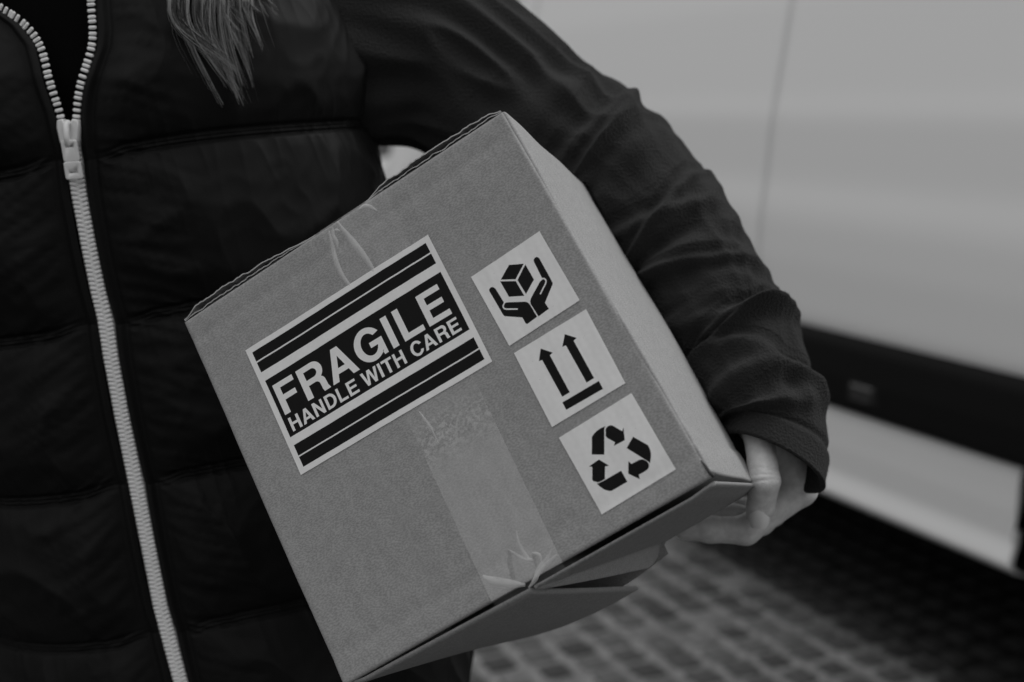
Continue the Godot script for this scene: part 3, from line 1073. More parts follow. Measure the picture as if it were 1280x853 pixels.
func build_body(p: Node3D) -> void:
	var hand := []
	var wrist := Vector3(0.1760, 1.0162, -0.7856)
	# thumb over the lower back corner of the box, fingers under it
	hand.append([Vector3(0.1633, 1.0238, -0.7667), Vector3(0.1593, 1.0146, -0.7506), 0.0112, 0.0104, 0.004])
	hand.append([Vector3(0.1593, 1.0146, -0.7506), Vector3(0.1593, 0.9990, -0.7340), 0.0102, 0.0093, 0.002])
	hand.append([Vector3(0.1593, 0.9990, -0.7340), Vector3(0.1593, 0.9897, -0.7254), 0.0094, 0.0100, 0.002])
	hand.append([Vector3(0.1593, 0.9897, -0.7254), Vector3(0.1587, 0.9710, -0.7313), 0.0099, 0.0090, 0.0012])
	hand.append([Vector3(0.1587, 0.9710, -0.7313), Vector3(0.1584, 0.9648, -0.7333), 0.0091, 0.0084, 0.0012])
	hand.append_array(finger([Vector3(0.1798, 1.0016, -0.7776), Vector3(0.1915, 0.9711, -0.7644), Vector3(0.1542, 0.9465, -0.7535), Vector3(0.1314, 0.9460, -0.7565), Vector3(0.1147, 0.9453, -0.7612)], [0.0125, 0.0110, 0.0094, 0.0086, 0.0076]))
	hand.append_array(finger([Vector3(0.1858, 1.0000, -0.7875), Vector3(0.1954, 0.9696, -0.7784), Vector3(0.1678, 0.9459, -0.7736), Vector3(0.1485, 0.9493, -0.7724), Vector3(0.1323, 0.9509, -0.7757)], [0.0125, 0.0112, 0.0095, 0.0086, 0.0076]))
	hand.append_array(finger([Vector3(0.1914, 0.9989, -0.7975), Vector3(0.1982, 0.9701, -0.7929), Vector3(0.1803, 0.9446, -0.7937), Vector3(0.1605, 0.9470, -0.7923), Vector3(0.1435, 0.9519, -0.7952)], [0.012, 0.0106, 0.009, 0.0082, 0.0074]))
	hand.append_array(finger([Vector3(0.1948, 0.9989, -0.8077), Vector3(0.1994, 0.9713, -0.8074), Vector3(0.1877, 0.9487, -0.8108), Vector3(0.1696, 0.9510, -0.8114), Vector3(0.1579, 0.9561, -0.8124)], [0.011, 0.0094, 0.008, 0.0074, 0.0066]))
	hand.append([wrist, Vector3(0.1828, 1.0000, -0.7790), 0.021, 0.0130, 0.009])
	hand.append([Vector3(0.1790, 1.0060, -0.7720), Vector3(0.1905, 0.9735, -0.7620), 0.0075, 0.0098, 0.005])
	hand.append([Vector3(0.1850, 1.0060, -0.7830), Vector3(0.1950, 0.9725, -0.7770), 0.0075, 0.0098, 0.005])
	hand.append([wrist, Vector3(0.1900, 1.0000, -0.7980), 0.021, 0.0140, 0.012])
	hand.append([Vector3(0.1680, 1.0160, -0.7690), Vector3(0.1850, 0.9860, -0.7690), 0.0115, 0.0085, 0.008])
	hand.append([Vector3(0.1711, 1.0562, -0.8145), wrist, 0.025, 0.022, 0.012])
	# creases: thin lines pressed into the skin across the thumb joint, the thumb tip and the knuckles
	for e: Array in [[0.9915, 0.0103, 0.0], [0.9885, 0.0104, 0.6], [0.9948, 0.0098, -0.5]]:
		var pts := []
		for k in 9:
			var a := lerpf(-1.15, 1.15, k / 8.0)
			pts.append(Vector3(0.1593, e[0], lerpf(-0.7254, -0.7340, clampf((e[0] - 0.9897) / 0.0093, 0.0, 1.0))) + (Vector3(sin(a), 0.0, 0.0) + Vector3(0.0, 0.45, 0.89) * cos(a)) * (e[1] + 0.0006) + Vector3(0, e[2] * 0.0012 * sin(a * 2.0), 0))
		for k in 8:
			hand.append([pts[k], pts[k + 1], 0.0010, 0.0010, 0.001, true])
	var left := body_net(hand, 0.0011, 0.0030)
	# the rest of the body under the clothes
	var b := []
	b.append([Vector3(-0.285, 1.30, -0.905), Vector3(-0.297, 1.43, -0.905), 0.06, 0.050])
	b.append([Vector3(-0.297, 1.43, -0.905), Vector3(-0.30, 1.475, -0.90), 0.050, 0.052])
	b.append([Vector3(-0.30, 1.545, -0.905), Vector3(-0.30, 1.575, -0.915), 0.074, 0.080, 0.05])
	b.append([Vector3(-0.30, 1.49, -0.865), Vector3(-0.30, 1.54, -0.87), 0.042, 0.058, 0.04])
	b.append([Vector3(-0.30, 1.455, -0.842), Vector3(-0.30, 1.462, -0.845), 0.020, 0.022, 0.03])
	b.append([Vector3(-0.30, 1.535, -0.822), Vector3(-0.30, 1.505, -0.808), 0.009, 0.012, 0.012])
	b.append([Vector3(-0.32, 1.472, -0.825), Vector3(-0.28, 1.472, -0.825), 0.008, 0.008, 0.01])
	for sx: float in [-1.0, 1.0]:
		b.append([Vector3(-0.30 + sx * 0.078, 1.545, -0.905), Vector3(-0.30 + sx * 0.080, 1.52, -0.90), 0.014, 0.010, 0.012])
		b.append([Vector3(-0.30 + sx * 0.032, 1.538, -0.832), Vector3(-0.30 + sx * 0.032, 1.536, -0.832), 0.014, 0.014, 0.012])
	b.append([Vector3(-0.29, 1.31, -0.92), Vector3(-0.24, 0.80, -0.90), 0.085, 0.09])
	b.append([Vector3(-0.28, 1.31, -0.93), Vector3(-0.14, 1.30, -0.955), 0.06, 0.048])
	b.append([Vector3(-0.14, 1.30, -0.955), Vector3(0.070, 1.168, -0.892), 0.046, 0.036])
	b.append([Vector3(0.070, 1.168, -0.892), Vector3(0.1711, 1.0550, -0.8140), 0.035, 0.024])
	b.append([Vector3(-0.30, 1.31, -0.93), Vector3(-0.42, 1.30, -0.945), 0.06, 0.048])
	b.append([Vector3(-0.42, 1.30, -0.945), Vector3(-0.535, 1.04, -0.905), 0.046, 0.036])
	b.append([Vector3(-0.535, 1.04, -0.905), Vector3(-0.535, 0.83, -0.82), 0.035, 0.023])
	var core := body_net(b, 0.0075, 0.03)
	var right := []
	right.append([Vector3(-0.535, 0.86, -0.832), Vector3(-0.534, 0.80, -0.808), 0.022, 0.022, 0.01])
	for k in 4:
		var z := -0.835 + k * 0.0175
		var x := -0.532
		var l: float = [0.8, 0.95, 1.0, 0.92][k]
		right.append([Vector3(-0.534, 0.805, -0.81), Vector3(x, 0.755, z), 0.016, 0.0112, 0.010])
		right.append([Vector3(x, 0.755, z), Vector3(x + 0.010, 0.755 - 0.036 * l, z + 0.002), 0.0098, 0.0088, 0.003])
		right.append([Vector3(x + 0.010, 0.755 - 0.036 * l, z + 0.002), Vector3(x + 0.026, 0.755 - 0.062 * l, z + 0.001), 0.0086, 0.0072, 0.003])
	right.append([Vector3(-0.532, 0.81, -0.795), Vector3(-0.520, 0.772, -0.765), 0.014, 0.0105, 0.008])
	right.append([Vector3(-0.520, 0.772, -0.765), Vector3(-0.508, 0.742, -0.762), 0.0104, 0.008, 0.003])
	var body := put("body", join([[core, Transform3D()], [left, Transform3D()], [body_net(right, 0.003, 0.006), Transform3D()]]), M.skin, p, -PERSON)
	# face: eyes and lips
	for sx: float in [-1.0, 1.0]:
		var ball := SphereMesh.new()
		ball.radius = 0.0118
		ball.height = 0.0236
		var eye := put("eye", ball, M.nail, body, Vector3(-0.30 + sx * 0.031, 1.540, -0.8245))
		var disc := SphereMesh.new()
		disc.radius = 0.0058
		disc.height = 0.006
		put("iris", disc, M.shoe, eye, Vector3(0, 0, 0.0098)).rotation.x = PI / 2
	put("lips", tube([Vector3(-0.321, 1.481, -0.8205), Vector3(-0.31, 1.4825, -0.8145), Vector3(-0.30, 1.4815, -0.8125), Vector3(-0.29, 1.4825, -0.8145), Vector3(-0.279, 1.481, -0.8205)], [0.0008, 0.0034, 0.0042, 0.0034, 0.0008], 8), M.lips, body)
	# thumbnail: a thin curved plate
	var nz := Vector3(-0.20, -0.27, 0.94).normalized()
	var ny := (Vector3(-0.02, 0.94, 0.30) - nz * nz.dot(Vector3(-0.02, 0.94, 0.30))).normalized()
	var nail_at := Vector3(0.1585, 0.9668, -0.7326) + nz * 0.0088
	var nx := ny.cross(nz)
	put("thumbnail", grid(15, 13, func(i: int, j: int) -> Vector3:
		var u := (i - 7) / 7.0
		var v := (j - 6) / 6.0
		var w := 0.0064 * (1.0 - 0.28 * pow(absf(v), 3.0))
		var x := u * w
		return nail_at + nx * x + ny * (v * 0.0070 - 0.0012 * u * u) + nz * (0.0011 - x * x / 0.0150 - 0.0010 * pow(absf(u), 6.0) - 0.0006 * v * v), false), M.nail, body)
	# trousers and shoes
	var legs := []
	for sx: float in [-1.0, 1.0]:
		var hip := Vector3(-0.215 + sx * 0.080, 0.80, -0.915)
		var knee := Vector3(-0.215 + sx * 0.088, 0.45, -0.905)
		var ankle := Vector3(-0.215 + sx * 0.092, 0.09, -0.935)
		legs.append([hip, knee, 0.088, 0.062])
		legs.append([knee, ankle, 0.061, 0.050])
		legs.append([Vector3(-0.215, 0.83, -0.915), hip, 0.09, 0.09])
	put("trousers", body_net(legs, 0.009, 0.03), M.denim, p, -PERSON)
	for sx: float in [-1.0, 1.0]:
		var x := -0.215 + sx * 0.092
		put("shoe", body_net([[Vector3(x, 0.045, -0.955), Vector3(x, 0.075, -0.935), 0.042, 0.045], [Vector3(x, 0.045, -0.955), Vector3(x + sx * 0.01, 0.042, -0.80), 0.04, 0.038], [Vector3(x + sx * 0.01, 0.042, -0.82), Vector3(x + sx * 0.012, 0.032, -0.765), 0.038, 0.03]], 0.007, 0.02), M.shoe, p, -PERSON)


func build_hair(p: Node3D) -> void:
	var cap := []
	cap.append([Vector3(-0.30, 1.56, -0.915), Vector3(-0.30, 1.585, -0.925), 0.088, 0.088])
	cap.append([Vector3(-0.30, 1.55, -0.945), Vector3(-0.30, 1.38, -0.985), 0.075, 0.055])
	for sx: float in [-1.0, 1.0]:
		cap.append([Vector3(-0.30 + sx * 0.072, 1.56, -0.91), Vector3(-0.30 + sx * 0.085, 1.42, -0.88), 0.03, 0.022])
	var hair := put("hair", body_net(cap, 0.008, 0.03), M.hair_dark, p, -PERSON)
	rng.seed = 400
	var pale := []
	var deep := []
	# locks that fall over the front of the vest, hang straight, then swing aside and thin out
	for c in 30:
		var cu := c / 13.0 * 0.72 if c < 14 else rng.randf_range(0.50, 1.20)
		cu += rng.randf_range(-0.02, 0.02)
		var top := Vector3(lerpf(-0.2115, -0.160, cu), 1.296, lerpf(-0.7755, -0.796, cu) + rng.randf_range(-0.002, 0.002))
		var drop := rng.randf_range(0.048, 0.074) if c < 14 else rng.randf_range(0.012, 0.044)
		var sweep := lerpf(0.030, 0.008, clampf(cu / 0.6, 0.0, 1.0)) * rng.randf_range(0.75, 1.3)
		var bow := rng.randf_range(0.30, 0.46)
		for k in 26:
			var stray := k > 20
			var o := Vector3(rng.randfn(0.0, 0.0008), 0, rng.randfn(0.0, 0.0007)) * (2.6 if stray else 1.0)
			var len := drop * (rng.randf_range(0.5, 1.15) if stray else rng.randf_range(0.72, 1.04))
			var part := len / drop
			var tip := top + Vector3(sweep * part * part * rng.randf_range(0.9, 1.1), -len, 0.0008) + o * (1.6 if stray else 0.45)
			var start := Vector3(-0.30 + lerpf(0.078, 0.10, cu) + o.x, 1.44, -0.868 + o.z * 2.0)
			var mid := top.lerp(tip, 0.5) + Vector3(-sweep * part * bow, 0.0, 0.0012) + o
			var shape := [start, start.lerp(top, 0.55) + Vector3(0.002, 0.0, 0.008), top + o, mid, tip]
			var pts := []
			var rad := []
			var w := rng.randf_range(0.00012, 0.00022) if stray else rng.randf_range(0.00026, 0.00062)
			for m in 19:
				var t := m / 18.0
				pts.append(catmull(shape, t) + Vector3(na.get_noise_2d(t * 3.0, k + c * 31.0) * 0.0004, 0, 0))
				rad.append(w * (1.0 - 0.86 * smoothstep(0.55, 1.0, t)))
			(pale if rng.randf() < (0.75 if c % 3 != 1 else 0.25) else deep).append([tube(pts, rad, 5), Transform3D()])
	var l := put("loose_locks", join(pale), M.hair, hair)
	l.set_meta("kind", "stuff")
	var d := put("loose_locks", join(deep), M.hair_dark, hair)
	d.set_meta("kind", "stuff")


# ---------------------------------------------------------------- the box
const OFF := Vector3(0.0, 0.1162, 0.086)


func bulge(x: float, y: float) -> float:
	return 0.000035 * sin(x * 1400.0) + 0.0007 * na.get_noise_2d(x * 9.0, y * 9.0) + 0.0002 * na.get_noise_2d(x * 60.0, y * 25.0) - 0.0004 * exp(-pow((y + 0.101) / 0.004, 2.0)) - 0.0004 * exp(-pow((y - 0.102) / 0.004, 2.0))


func on_front(x: float, y: float, lift: float) -> Vector3:
	return Vector3(x, y, bulge(x, y) + lift)


func build_box() -> void:
	var b := Node3D.new()
	b.name = "cardboard_box"
	b.transform = Transform3D(Basis(BX, BY, BZ), BOX_AT - Basis(BX, BY, BZ) * OFF)
	add_child(b)
	tag(b, "taped cardboard box with a fragile label and three handling stickers carried under an arm", "box")
	var none := func(_x: float, _y: float) -> float: return 0.0
	var front := slab([Vector2(-0.11436, 0.11583), Vector2(0.11437, 0.11604), Vector2(0.11654, -0.11516), Vector2(-0.11633, -0.11737)], 0.0035, 0.0016, 150, 150, bulge)
	put("front_panel", front, M.card, b, OFF)
	var place := func(called: String, origin: Vector3, u: Vector3, v: Vector3, n: Vector3, cs: Array, f: Callable) -> void:
		var o := put(called, slab(cs, 0.0035, 0.0015, 60, 60, f), M.card, b)
		o.transform = Transform3D(Basis(u, v, n), origin + OFF)
	var hd := BD / 2
	# right side: a soft crease low down, front edge following the front panel
	place.call("right_panel", Vector3(0, 0, -hd), Vector3(0, 0, -1), Vector3(0, 1, 0), Vector3(1, 0, 0), [Vector2(-hd + 0.0006, 0.1158), Vector2(hd, 0.1158), Vector2(hd, -0.1165), Vector2(-hd + 0.0006, -0.1125)],
		func(x: float, y: float) -> float: return 0.1155 + 0.0011 * (0.1158 - y) / 0.116 * 0.5 + 0.0012 * na.get_noise_2d(x * 10.0, y * 7.0 + 9.0) + 0.0010 * (1.0 - smoothstep(-0.1, -0.085, y + 0.02 * x)) - 0.0008 * exp(-pow((y + 0.094 - x * 0.03) / 0.0016, 2.0)))
	place.call("back_panel", Vector3(0, 0, -BD), Vector3(-1, 0, 0), Vector3(0, 1, 0), Vector3(0, 0, -1), [Vector2(-0.1115, 0.1158), Vector2(0.1115, 0.1158), Vector2(0.1115, -0.1165), Vector2(-0.1115, -0.1165)], none)
	place.call("left_panel", Vector3(-0.1150, 0, -hd), Vector3(0, 0, 1), Vector3(0, 1, 0), Vector3(-1, 0, 0), [Vector2(-hd, 0.1158), Vector2(hd - 0.0036, 0.1158), Vector2(hd - 0.0036, -0.1165), Vector2(-hd, -0.1165)], none)
	# top flaps: liners with a frayed front edge, pressed down by the tape in the middle
	for side: float in [-1.0, 1.0]:
		for layer in 2:
			var o := put("top_flap", grid(90, 5, func(i: int, j: int) -> Vector3:
				var x := (lerpf(0.003, 0.1135, i / 89.0)) * side
				var open := smoothstep(0.020, 0.034, x) if side > 0 else smoothstep(0.016, 0.05, -x)
				open *= 1.0 - 0.75 * smoothstep(0.103, 0.1135, absf(x))
				var ragged := na.get_noise_2d(x * 70.0, layer * 9.0 + 3.0) + 0.6 * na.get_noise_2d(x * 210.0, layer * 5.0)
				var hump := exp(-pow((absf(x) - (0.062 if side > 0 else 0.085)) / 0.022, 2.0))
				var h: float = 0.1164 + open * ([0.0015, 0.0038][layer] + 0.0010 * ragged + 0.0014 * hump * layer)
				var z: float = [0.0, 0.0, -0.03, -0.1, -BD][j]
				if j == 0:
					h -= 0.0007
				if j < 2:
					z = -0.0006 - 0.0012 * open * (0.5 + 0.5 * ragged)
				return Vector3(x, h, z)), M.card if layer == 0 else M.card_torn, b, OFF)
			o.name = "top_flap"
	put("flute_core", slab([Vector2(-0.108, -0.002), Vector2(0.108, -0.002), Vector2(0.108, -BD + 0.002), Vector2(-0.108, -BD + 0.002)], 0.0012, 0.0003, 4, 4, none), M.card_edge, b).transform = Transform3D(Basis(Vector3(1, 0, 0), Vector3(0, 0, 1), Vector3(0, -1, 0)), Vector3(0, 0.1158, 0) + OFF)
	# bottom flaps: each hinged on its side, meeting under the tape, sagging open towards the back
	var y0 := -0.1204
	put("bottom_flap", flap_mesh(func(u: float, v: float) -> Vector3:
		var t := clampf((u - 0.80) / 0.20, 0.0, 1.0)
		var x := lerpf(0.1160, lerpf(0.008, 0.046, v), minf(u / 0.80, 1.0)) - t * (0.002 + 0.005 * v)
		var droop := 0.0008 * u + 0.0125 * sin(t * PI * 0.5) * pow(v, 0.8) * (1.0 - 0.55 * smoothstep(0.82, 1.0, v)) + 0.0012 * u * v
		return Vector3(x, y0 + 0.0014 * (1.0 - smoothstep(0.0, 0.12, u)) - droop, -0.0022 - v * (BD - 0.0025)), 0.0019), M.card, b, OFF)
	put("bottom_flap", flap_mesh(func(u: float, v: float) -> Vector3:
		var x := lerpf(-0.1160, lerpf(0.0035, 0.0155, v), u)
		var droop := pow(u, 1.4) * (0.0012 + 0.0155 * pow(v, 0.9)) + 0.0105 * sin(PI * clampf(u * 0.9, 0.0, 1.0)) * v
		return Vector3(x, y0 + 0.0014 * (1.0 - smoothstep(0.0, 0.12, u)) - droop, -0.0022 - v * (BD - 0.0025)), 0.0024), M.card, b, OFF)
	# plate added behind the gap between them, hiding lit ground so it reads dark
	put("gap_blocker", grid(8, 6, func(i: int, j: int) -> Vector3:
		var x := lerpf(-0.044, 0.046, i / 7.0)
		return Vector3(x, lerpf(-0.112, -0.1345 + maxf(0.0, x - 0.016) * 0.15, j / 5.0), -BD + 0.0065 + 0.004 * j / 5.0)), M.card, b, OFF)
	# rolled, torn liner at the lower right corner
	put("torn_liner", tube([Vector3(0.1155, -0.1050, -0.0006), Vector3(0.1163, -0.1085, 0.0), Vector3(0.1166, -0.1120, 0.0006), Vector3(0.1172, -0.1148, -0.0006), Vector3(0.1186, -0.1140, -0.0028)], [0.0004, 0.0007, 0.0009, 0.0009, 0.0004], 6), M.card_edge, b, OFF)
	build_tape(b)
	build_labels(b)


func flap_mesh(f: Callable, thick: float) -> ArrayMesh:
	var line := [0.0, 0.0]
	for k in range(1, 40):
		line.append(k / 40.0)
	line.append_array([1.0, 1.0])
	var n := line.size()
	var outer := grid(n, n, func(i: int, j: int) -> Vector3:
		var q: Vector3 = f.call(line[i], line[j])
		if i == 0 or j == 0 or i == n - 1 or j == n - 1:
			q.y += thick
		return q)
	var inner := grid(20, 20, func(i: int, j: int) -> Vector3:
		return f.call(i / 19.0, j / 19.0) + Vector3(0, thick, 0), false, true)
	return join([[outer, Transform3D()], [inner, Transform3D()]])


func build_tape(b: Node3D) -> void:
	# clear tape: stuck down below, half lifted and blistered under the label
	var w := 96
	var h := 400
	var im := Image.create(w, h, false, Image.FORMAT_RGBA8)
	for y in h:
		for x in w:
			var v := y / float(h)
			var blister := na.get_noise_2d(x * 0.11, y * 0.16) + 0.7 * na.get_noise_2d(x * 0.30 + 9.0, y * 0.34)
			var stuck := smoothstep(0.50, 0.72, v)
			var a := lerpf(0.08, 0.27, stuck)
			var zone := exp(-pow((v - 0.60) / 0.055, 2.0))
			if blister > 0.22:
				a *= 1.0 - 0.75 * zone
			elif blister < -0.35:
				a += 0.22 * zone
			a *= 1.0 + 0.12 * na.get_noise_2d(x * 0.05, y * 0.012)
			im.set_pixel(x, y, Color(1, 1, 1, a))
	M.tape = plain(0.72, 0.3, 0.5)
	M.tape.transparency = BaseMaterial3D.TRANSPARENCY_ALPHA
	M.tape.albedo_texture = ImageTexture.create_from_image(im)
	var tape := put("packing_tape", grid(14, 80, func(i: int, j: int) -> Vector3:
		var u := i / 13.0
		var v := j / 79.0
		var y := lerpf(0.1162, -0.1160, v)
		var x := lerpf(lerpf(-0.0120, -0.0177, v), lerpf(0.0330, 0.0265, v), u)
		var pinch := smoothstep(0.86, 1.0, v)
		var z := 0.00022 + pinch * (0.0011 * sin(u * 19.0 + v * 30.0) * sin(PI * u) + 0.0004) * (0.4 + 0.6 * sin(PI * clampf((v - 0.86) / 0.14, 0.0, 1.0)))
		return on_front(x, y, z)), M.tape, b, OFF)
	put("packing_tape", grid(10, 24, func(i: int, j: int) -> Vector3:
		var u := i / 9.0
		var v := j / 23.0
		var x := lerpf(-0.0178, 0.0262, u)
		var cut := 0.0022 if absf(x - 0.004) > 0.004 else 0.0
		return Vector3(x * (1.0 - 0.1 * v), -0.1166 - 0.0064 * smoothstep(0.0, 0.2, v) + cut * 0.1, 0.0003 - v * 0.03)), M.tape, b, OFF)
	# ridges where the film has wrinkled
	var ridges := [[[0, -115], [1, -108], [3, -99], [5, -88], [6, -79], [6, -77], 1.0], [[-7, -113], [-9, -105], [-11, -97], [-12, -88], [-11, -80], [-10, -77], 0.8], [[-4, -114], [-6, -109], [-6, -105], [-7, -101], 0.7], [[15, -114], [18, -114], [21, -112], [24, -107], 0.7], [[-1, -109], [-3, -111], [-5, -111], 0.5], [[-16, 102], [-14, 105], [-11, 108], [-7, 111], [-2, 114], [3, 117], 1.5], [[12, 90], [10, 96], [10, 101], [11, 106], [13, 107], 0.6], [[4, 119], [9, 117], [14, 113], [19, 111], [24, 108], 0.8], [[7, 117], [12, 115], [17, 113], [26, 111], 0.7], [[14, 104], [17, 107], [16, 111], 0.6], [[-7, 6], [-6, 12], [-5, 18], [-5, 28], 0.45], [[3, 96], [8, 104], [13, 108], 0.5]]
	for r: Array in ridges:
		var wide: float = r[-1]
		var ctl := []
		for k in r.size() - 1:
			ctl.append(Vector3(r[k][0] * 0.001, -r[k][1] * 0.001, 0))
		var fine := []
		for k in 22:
			fine.append(catmull(ctl, k / 21.0))
		var fr := frames(fine, Vector3(0.3, 0.7, 0.1))
		put("wrinkle", grid(5, 22, func(i: int, j: int) -> Vector3:
			var t := j / 21.0
			var d := Vector3(fr[j][3].y, -fr[j][3].x, 0)
			var half := 0.0019 * wide * (0.25 + 0.75 * sin(PI * clampf(t, 0.03, 0.97)))
			var q: Vector3 = fine[j] + d * half * (i - 2) * 0.5
			return on_front(q.x, q.y, 0.0003 + 0.30 * half * [0.0, 0.75, 1.0, 0.75, 0.0][i])), M.tape_crease, tape)


# fills closed outlines (even-odd) into an image
func ink(im: Image, loops: Array, c: Color) -> void:
	var w := im.get_width()
	var h := im.get_height()
	var lo := h
	var hi := 0
	for l: PackedVector2Array in loops:
		for q in l:
			lo = mini(lo, int(floor(q.y)))
			hi = maxi(hi, int(ceil(q.y)))
	for y in range(maxi(lo, 0), mini(hi + 1, h)):
		var yc := y + 0.5
		var xs := []
		for l: PackedVector2Array in loops:
			var n := l.size()
			for k in n:
				var a := l[k]
				var e := l[(k + 1) % n]
				if (a.y <= yc) != (e.y <= yc):
					xs.append(a.x + (yc - a.y) / (e.y - a.y) * (e.x - a.x))
		xs.sort()
		for k in range(0, xs.size() - 1, 2):
			var x0 := clampi(int(round(xs[k])), 0, w)
			var x1 := clampi(int(round(xs[k + 1])), 0, w)
			if x1 > x0:
				im.fill_rect(Rect2i(x0, y, x1 - x0, 1), c)


func pv(n: Array, s := 1.0) -> PackedVector2Array:
	var r := PackedVector2Array()
	for k in range(0, n.size(), 2):
		r.append(Vector2(n[k], n[k + 1]) * s)
	return r


func arc(cx: float, cy: float, rx: float, ry: float, a0: float, a1: float) -> Array:
	var r := []
	for k in 25:
		var a := deg_to_rad(lerpf(a0, a1, k / 24.0))
		r.append_array([cx + cos(a) * rx, cy + sin(a) * ry])
	return r


# bold grotesque capitals on a 1000 unit body, y up: [advance, outlines]
func glyph(ch: String) -> Array:
	match ch:
		"F": return [611, [[76, 0, 76, 718, 587, 718, 587, 594, 226, 594, 226, 422, 541, 422, 541, 299, 226, 299, 226, 0]]]
		"E": return [667, [[76, 0, 76, 718, 617, 718, 617, 592, 226, 592, 226, 430, 584, 430, 584, 307, 226, 307, 226, 127, 625, 127, 625, 0]]]
		"L": return [611, [[76, 0, 76, 718, 226, 718, 226, 129, 583, 129, 583, 0]]]
		"I": return [278, [[64, 0, 64, 718, 214, 718, 214, 0]]]
		"H": return [722, [[71, 0, 71, 718, 221, 718, 221, 440, 501, 440, 501, 718, 651, 718, 651, 0, 501, 0, 501, 313, 221, 313, 221, 0]]]
		"T": return [611, [[14, 718, 597, 718, 597, 592, 381, 592, 381, 0, 231, 0, 231, 592, 14, 592]]]
		"N": return [722, [[69, 0, 69, 718, 226, 718, 512, 248, 512, 718, 654, 718, 654, 0, 505, 0, 211, 476, 211, 0]]]
		"A": return [722, [[20, 0, 278, 718, 444, 718, 702, 0, 541, 0, 488, 154, 232, 154, 178, 0], [274, 276, 361, 532, 447, 276]]]
		"W": return [944, [[12, 718, 168, 718, 268, 230, 386, 718, 558, 718, 678, 226, 776, 718, 932, 718, 757, 0, 606, 0, 472, 520, 338, 0, 187, 0]]]
		"D": return [722, [[76, 0, 76, 718, 340, 718] + arc(340, 359, 346, 359, 90, -90), [226, 126, 226, 592, 320, 592] + arc(320, 359, 208, 233, 90, -90)]]
		"R": return [722, [[76, 0, 76, 718, 440, 718] + arc(470, 515, 200, 203, 90, -52) + arc(515, 220, 126, 130, 60, 0) + [648, 90, 677, 22, 677, 0, 515, 0, 497, 60, 493, 190] + arc(400, 200, 92, 82, 10, 90) + [226, 282, 226, 0], [226, 405, 226, 594, 410, 594] + arc(418, 499, 102, 95, 90, -90)]]
		"C": return [722, [arc(385, 359, 341, 374, 24, 336) + arc(385, 359, 190, 246, 330, 30)]]
		"G": return [778, [arc(392, 359, 348, 374, 28, 318) + [610, 88, 624, 0, 718, 0, 718, 390, 404, 390, 404, 268, 574, 268] + arc(400, 359, 190, 244, -26, -325)]]
	return [278, []]


func write(im: Image, text: String, x: float, base: float, em: float, c: Color, stretch := 1.0) -> void:
	for ch in text:
		var g := glyph(ch)
		var loops := []
		for l: Array in g[1]:
			var q := PackedVector2Array()
			for k in range(0, l.size(), 2):
				q.append(Vector2(x + l[k] * em * stretch / 1000.0, base - l[k + 1] * em / 1000.0))
			loops.append(q)
		if loops.size():
			ink(im, loops, c)
		x += g[0] * em * stretch / 1000.0


func printed(im: Image, small: Vector2i) -> StandardMaterial3D:
	im.resize(small.x, small.y, Image.INTERPOLATE_LANCZOS)
	# uneven ink and tiny pin holes
	rng.seed = 900 + small.x
	for y in small.y:
		for x in small.x:
			var v := im.get_pixel(x, y)
			var n := na.get_noise_2d(x * 0.03, y * 0.03) * 0.010 + na.get_noise_2d(x * 0.4, y * 0.4) * 0.004
			im.set_pixel(x, y, Color(clampf(v.r * (1.0 + n) + n * 0.02, 0, 1), clampf(v.g * (1.0 + n) + n * 0.05, 0, 1), clampf(v.b * (1.0 + n) + n * 0.05, 0, 1)))
	for k in 12:
		im.fill_rect(Rect2i(rng.randi_range(0, small.x - 3), rng.randi_range(0, small.y - 3), rng.randi_range(1, 3), 1), lin(0.06))
	var m := plain(1.0, 0.6, 0.2)
	m.albedo_texture = ImageTexture.create_from_image(im)
	return m


func sticker(called: String, quad: Array, mat: Material, b: Node3D, label: String) -> void:
	# corners in thousandths of a metre, y down, scaled to the box
	var c := []
	for q: Array in quad:
		c.append(Vector2(q[0], -q[1]) * 0.000825)
	var o := put(called, grid(40, 30, func(i: int, j: int) -> Vector3:
		var u := i / 39.0
		var v := j / 29.0
		var q: Vector2 = c[0].lerp(c[1], u).lerp(c[3].lerp(c[2], u), v)
		return on_front(q.x, q.y, 0.00045)), mat, b, OFF)
	o.set_meta("label", label)


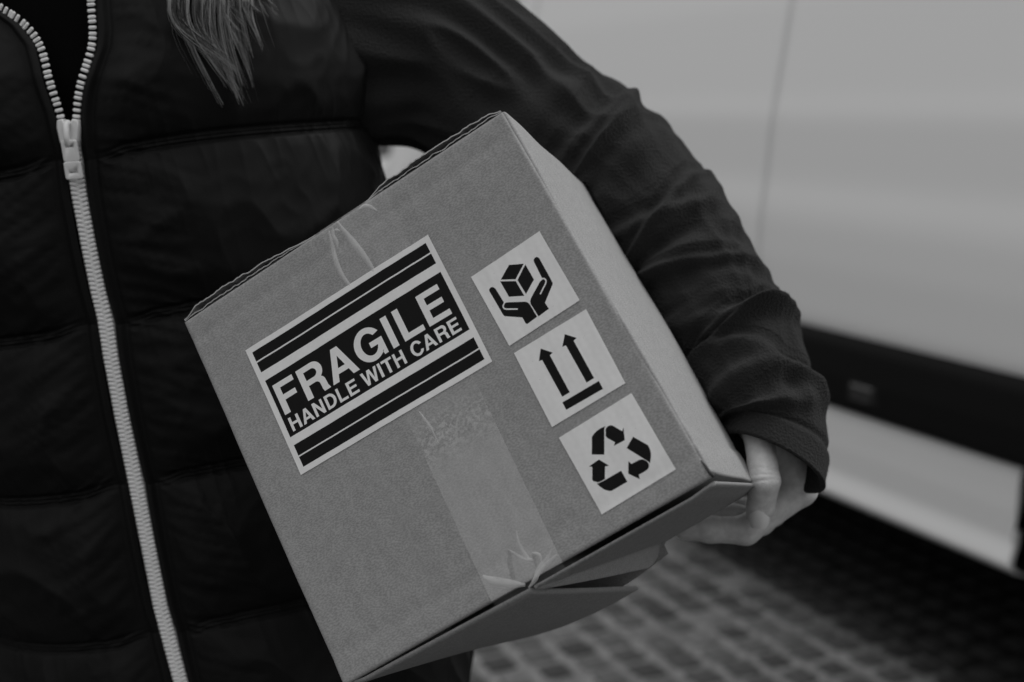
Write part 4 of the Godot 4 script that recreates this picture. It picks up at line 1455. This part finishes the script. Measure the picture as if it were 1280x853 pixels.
func build_labels(b: Node3D) -> void:
	var white := lin(0.745)
	var black := lin(0.010)
	var s := 12.0
	var im := Image.create(int(157.3 * s), int(99.5 * s), false, Image.FORMAT_RGB8)
	im.fill(white)
	for r: Array in [[4.2, 11.7], [12.7, 20.5], [27.3, 72.5], [78.6, 86.8], [87.8, 95.5]]:
		im.fill_rect(Rect2i(int(4.2 * s), int(r[0] * s), int(149.0 * s), int((r[1] - r[0]) * s)), black)
	write(im, "FRAGILE", 4.9 * s, 56.6 * s, 32.6 * s, white, 1.005)
	write(im, "HANDLE WITH CARE", 7.0 * s, 70.0 * s, 14.4 * s, white, 0.976)
	sticker("fragile_label", [[-103.9, -96.0], [53.4, -94.6], [52.2, 4.8], [-104.7, 3.3]], printed(im, Vector2i(1260, 796)), b, "white label printed FRAGILE HANDLE WITH CARE in black bands")
	# hands holding a box
	var h := Image.create(1000, 1000, false, Image.FORMAT_RGB8)
	h.fill(white)
	ink(h, [pv([478, 143, 640, 234, 463, 342, 302, 240])], black)
	ink(h, [pv([652, 252, 652, 473, 484, 571, 478, 365])], black)
	ink(h, [pv([286, 254, 453, 362, 455, 577, 287, 480])], black)
	ink(h, [pv([112, 276, 122, 261, 144, 252, 165, 256, 180, 270, 192, 300, 201, 518, 230, 524, 264, 544, 415, 637, 440, 655, 455, 680, 462, 713, 464, 885, 319, 893, 307, 880, 305, 860, 306, 791, 128, 657, 119, 636])], black)
	ink(h, [pv([758, 285, 764, 265, 788, 249, 812, 251, 828, 266, 834, 288, 828, 600, 824, 640, 812, 655, 628, 793, 634, 881, 482, 891, 474, 710, 480, 685, 494, 665, 523, 642, 700, 538, 719, 528, 744, 521])], black)
	for line: Array in [[304, 668, 186, 592, 170, 576, 164, 555, 172, 534, 203, 512], [634, 669, 747, 596, 765, 578, 772, 556, 764, 532, 743, 518, 715, 528]]:
		for k in range(0, line.size() - 2, 2):
			var p0 := Vector2(line[k], line[k + 1])
			var p1 := Vector2(line[k + 2], line[k + 3])
			var d := (p1 - p0).normalized()
			var n := Vector2(-d.y, d.x) * 8.5
			ink(h, [PackedVector2Array([p0 + n - d * 5, p1 + n + d * 5, p1 - n + d * 5, p0 - n - d * 5])], white)
	sticker("handling_sticker", [[65.9, -52.8], [121.4, -54.2], [122.6, 0.2], [67.3, 1.9]], printed(h, Vector2i(400, 400)), b, "white sticker printed with two hands under a box")
	# this way up
	var a := Image.create(1000, 1000, false, Image.FORMAT_RGB8)
	a.fill(white)
	ink(a, [pv([309, 123, 414, 240, 370, 250, 376, 753, 274, 753, 263, 250, 222, 242])], black)
	ink(a, [pv([643, 126, 744, 239, 698, 249, 706, 758, 605, 758, 593, 248, 547, 243])], black)
	ink(a, [pv([740, 816, 740, 922, 245, 912, 243, 812])], black)
	sticker("handling_sticker", [[67.8, 7.7], [123.4, 7.4], [122.4, 62.0], [67.1, 62.6]], printed(a, Vector2i(401, 400)), b, "white sticker printed with two upward arrows on a bar")
	# three turning arrows
	var r := Image.create(1000, 1000, false, Image.FORMAT_RGB8)
	r.fill(white)
	ink(r, [pv([243, 364, 345, 191, 391, 171, 435, 162, 480, 160, 547, 167, 520, 186, 506, 210, 369, 438])], black)
	ink(r, [pv([513, 231, 526, 205, 547, 190, 570, 185, 590, 187, 608, 194, 621, 205, 686, 318, 719, 291, 661, 421, 518, 411, 551, 382, 501, 303, 490, 267])], black)
	ink(r, [pv([763, 438, 863, 605, 862, 645, 855, 678, 840, 715, 819, 745, 778, 795, 775, 770, 731, 688, 634, 509])], black)
	ink(r, [pv([760, 806, 745, 824, 724, 835, 681, 840, 602, 836, 585, 883, 502, 764, 576, 645, 590, 690, 686, 696, 715, 704, 738, 720, 758, 750, 765, 780])], black)
	ink(r, [pv([447, 693, 446, 835, 239, 831, 218, 824, 200, 810, 175, 785, 159, 758, 139, 717, 127, 673, 150, 682, 222, 688])], black)
	ink(r, [pv([101, 625, 104, 605, 117, 585, 177, 486, 146, 462, 287, 454, 352, 572, 308, 558, 235, 677, 167, 676, 145, 668, 125, 650])], black)
	sticker("handling_sticker", [[67.8, 70.8], [122.8, 69.4], [124.1, 124.6], [69.0, 126.5]], printed(r, Vector2i(402, 400)), b, "white sticker printed with three turning recycling arrows")
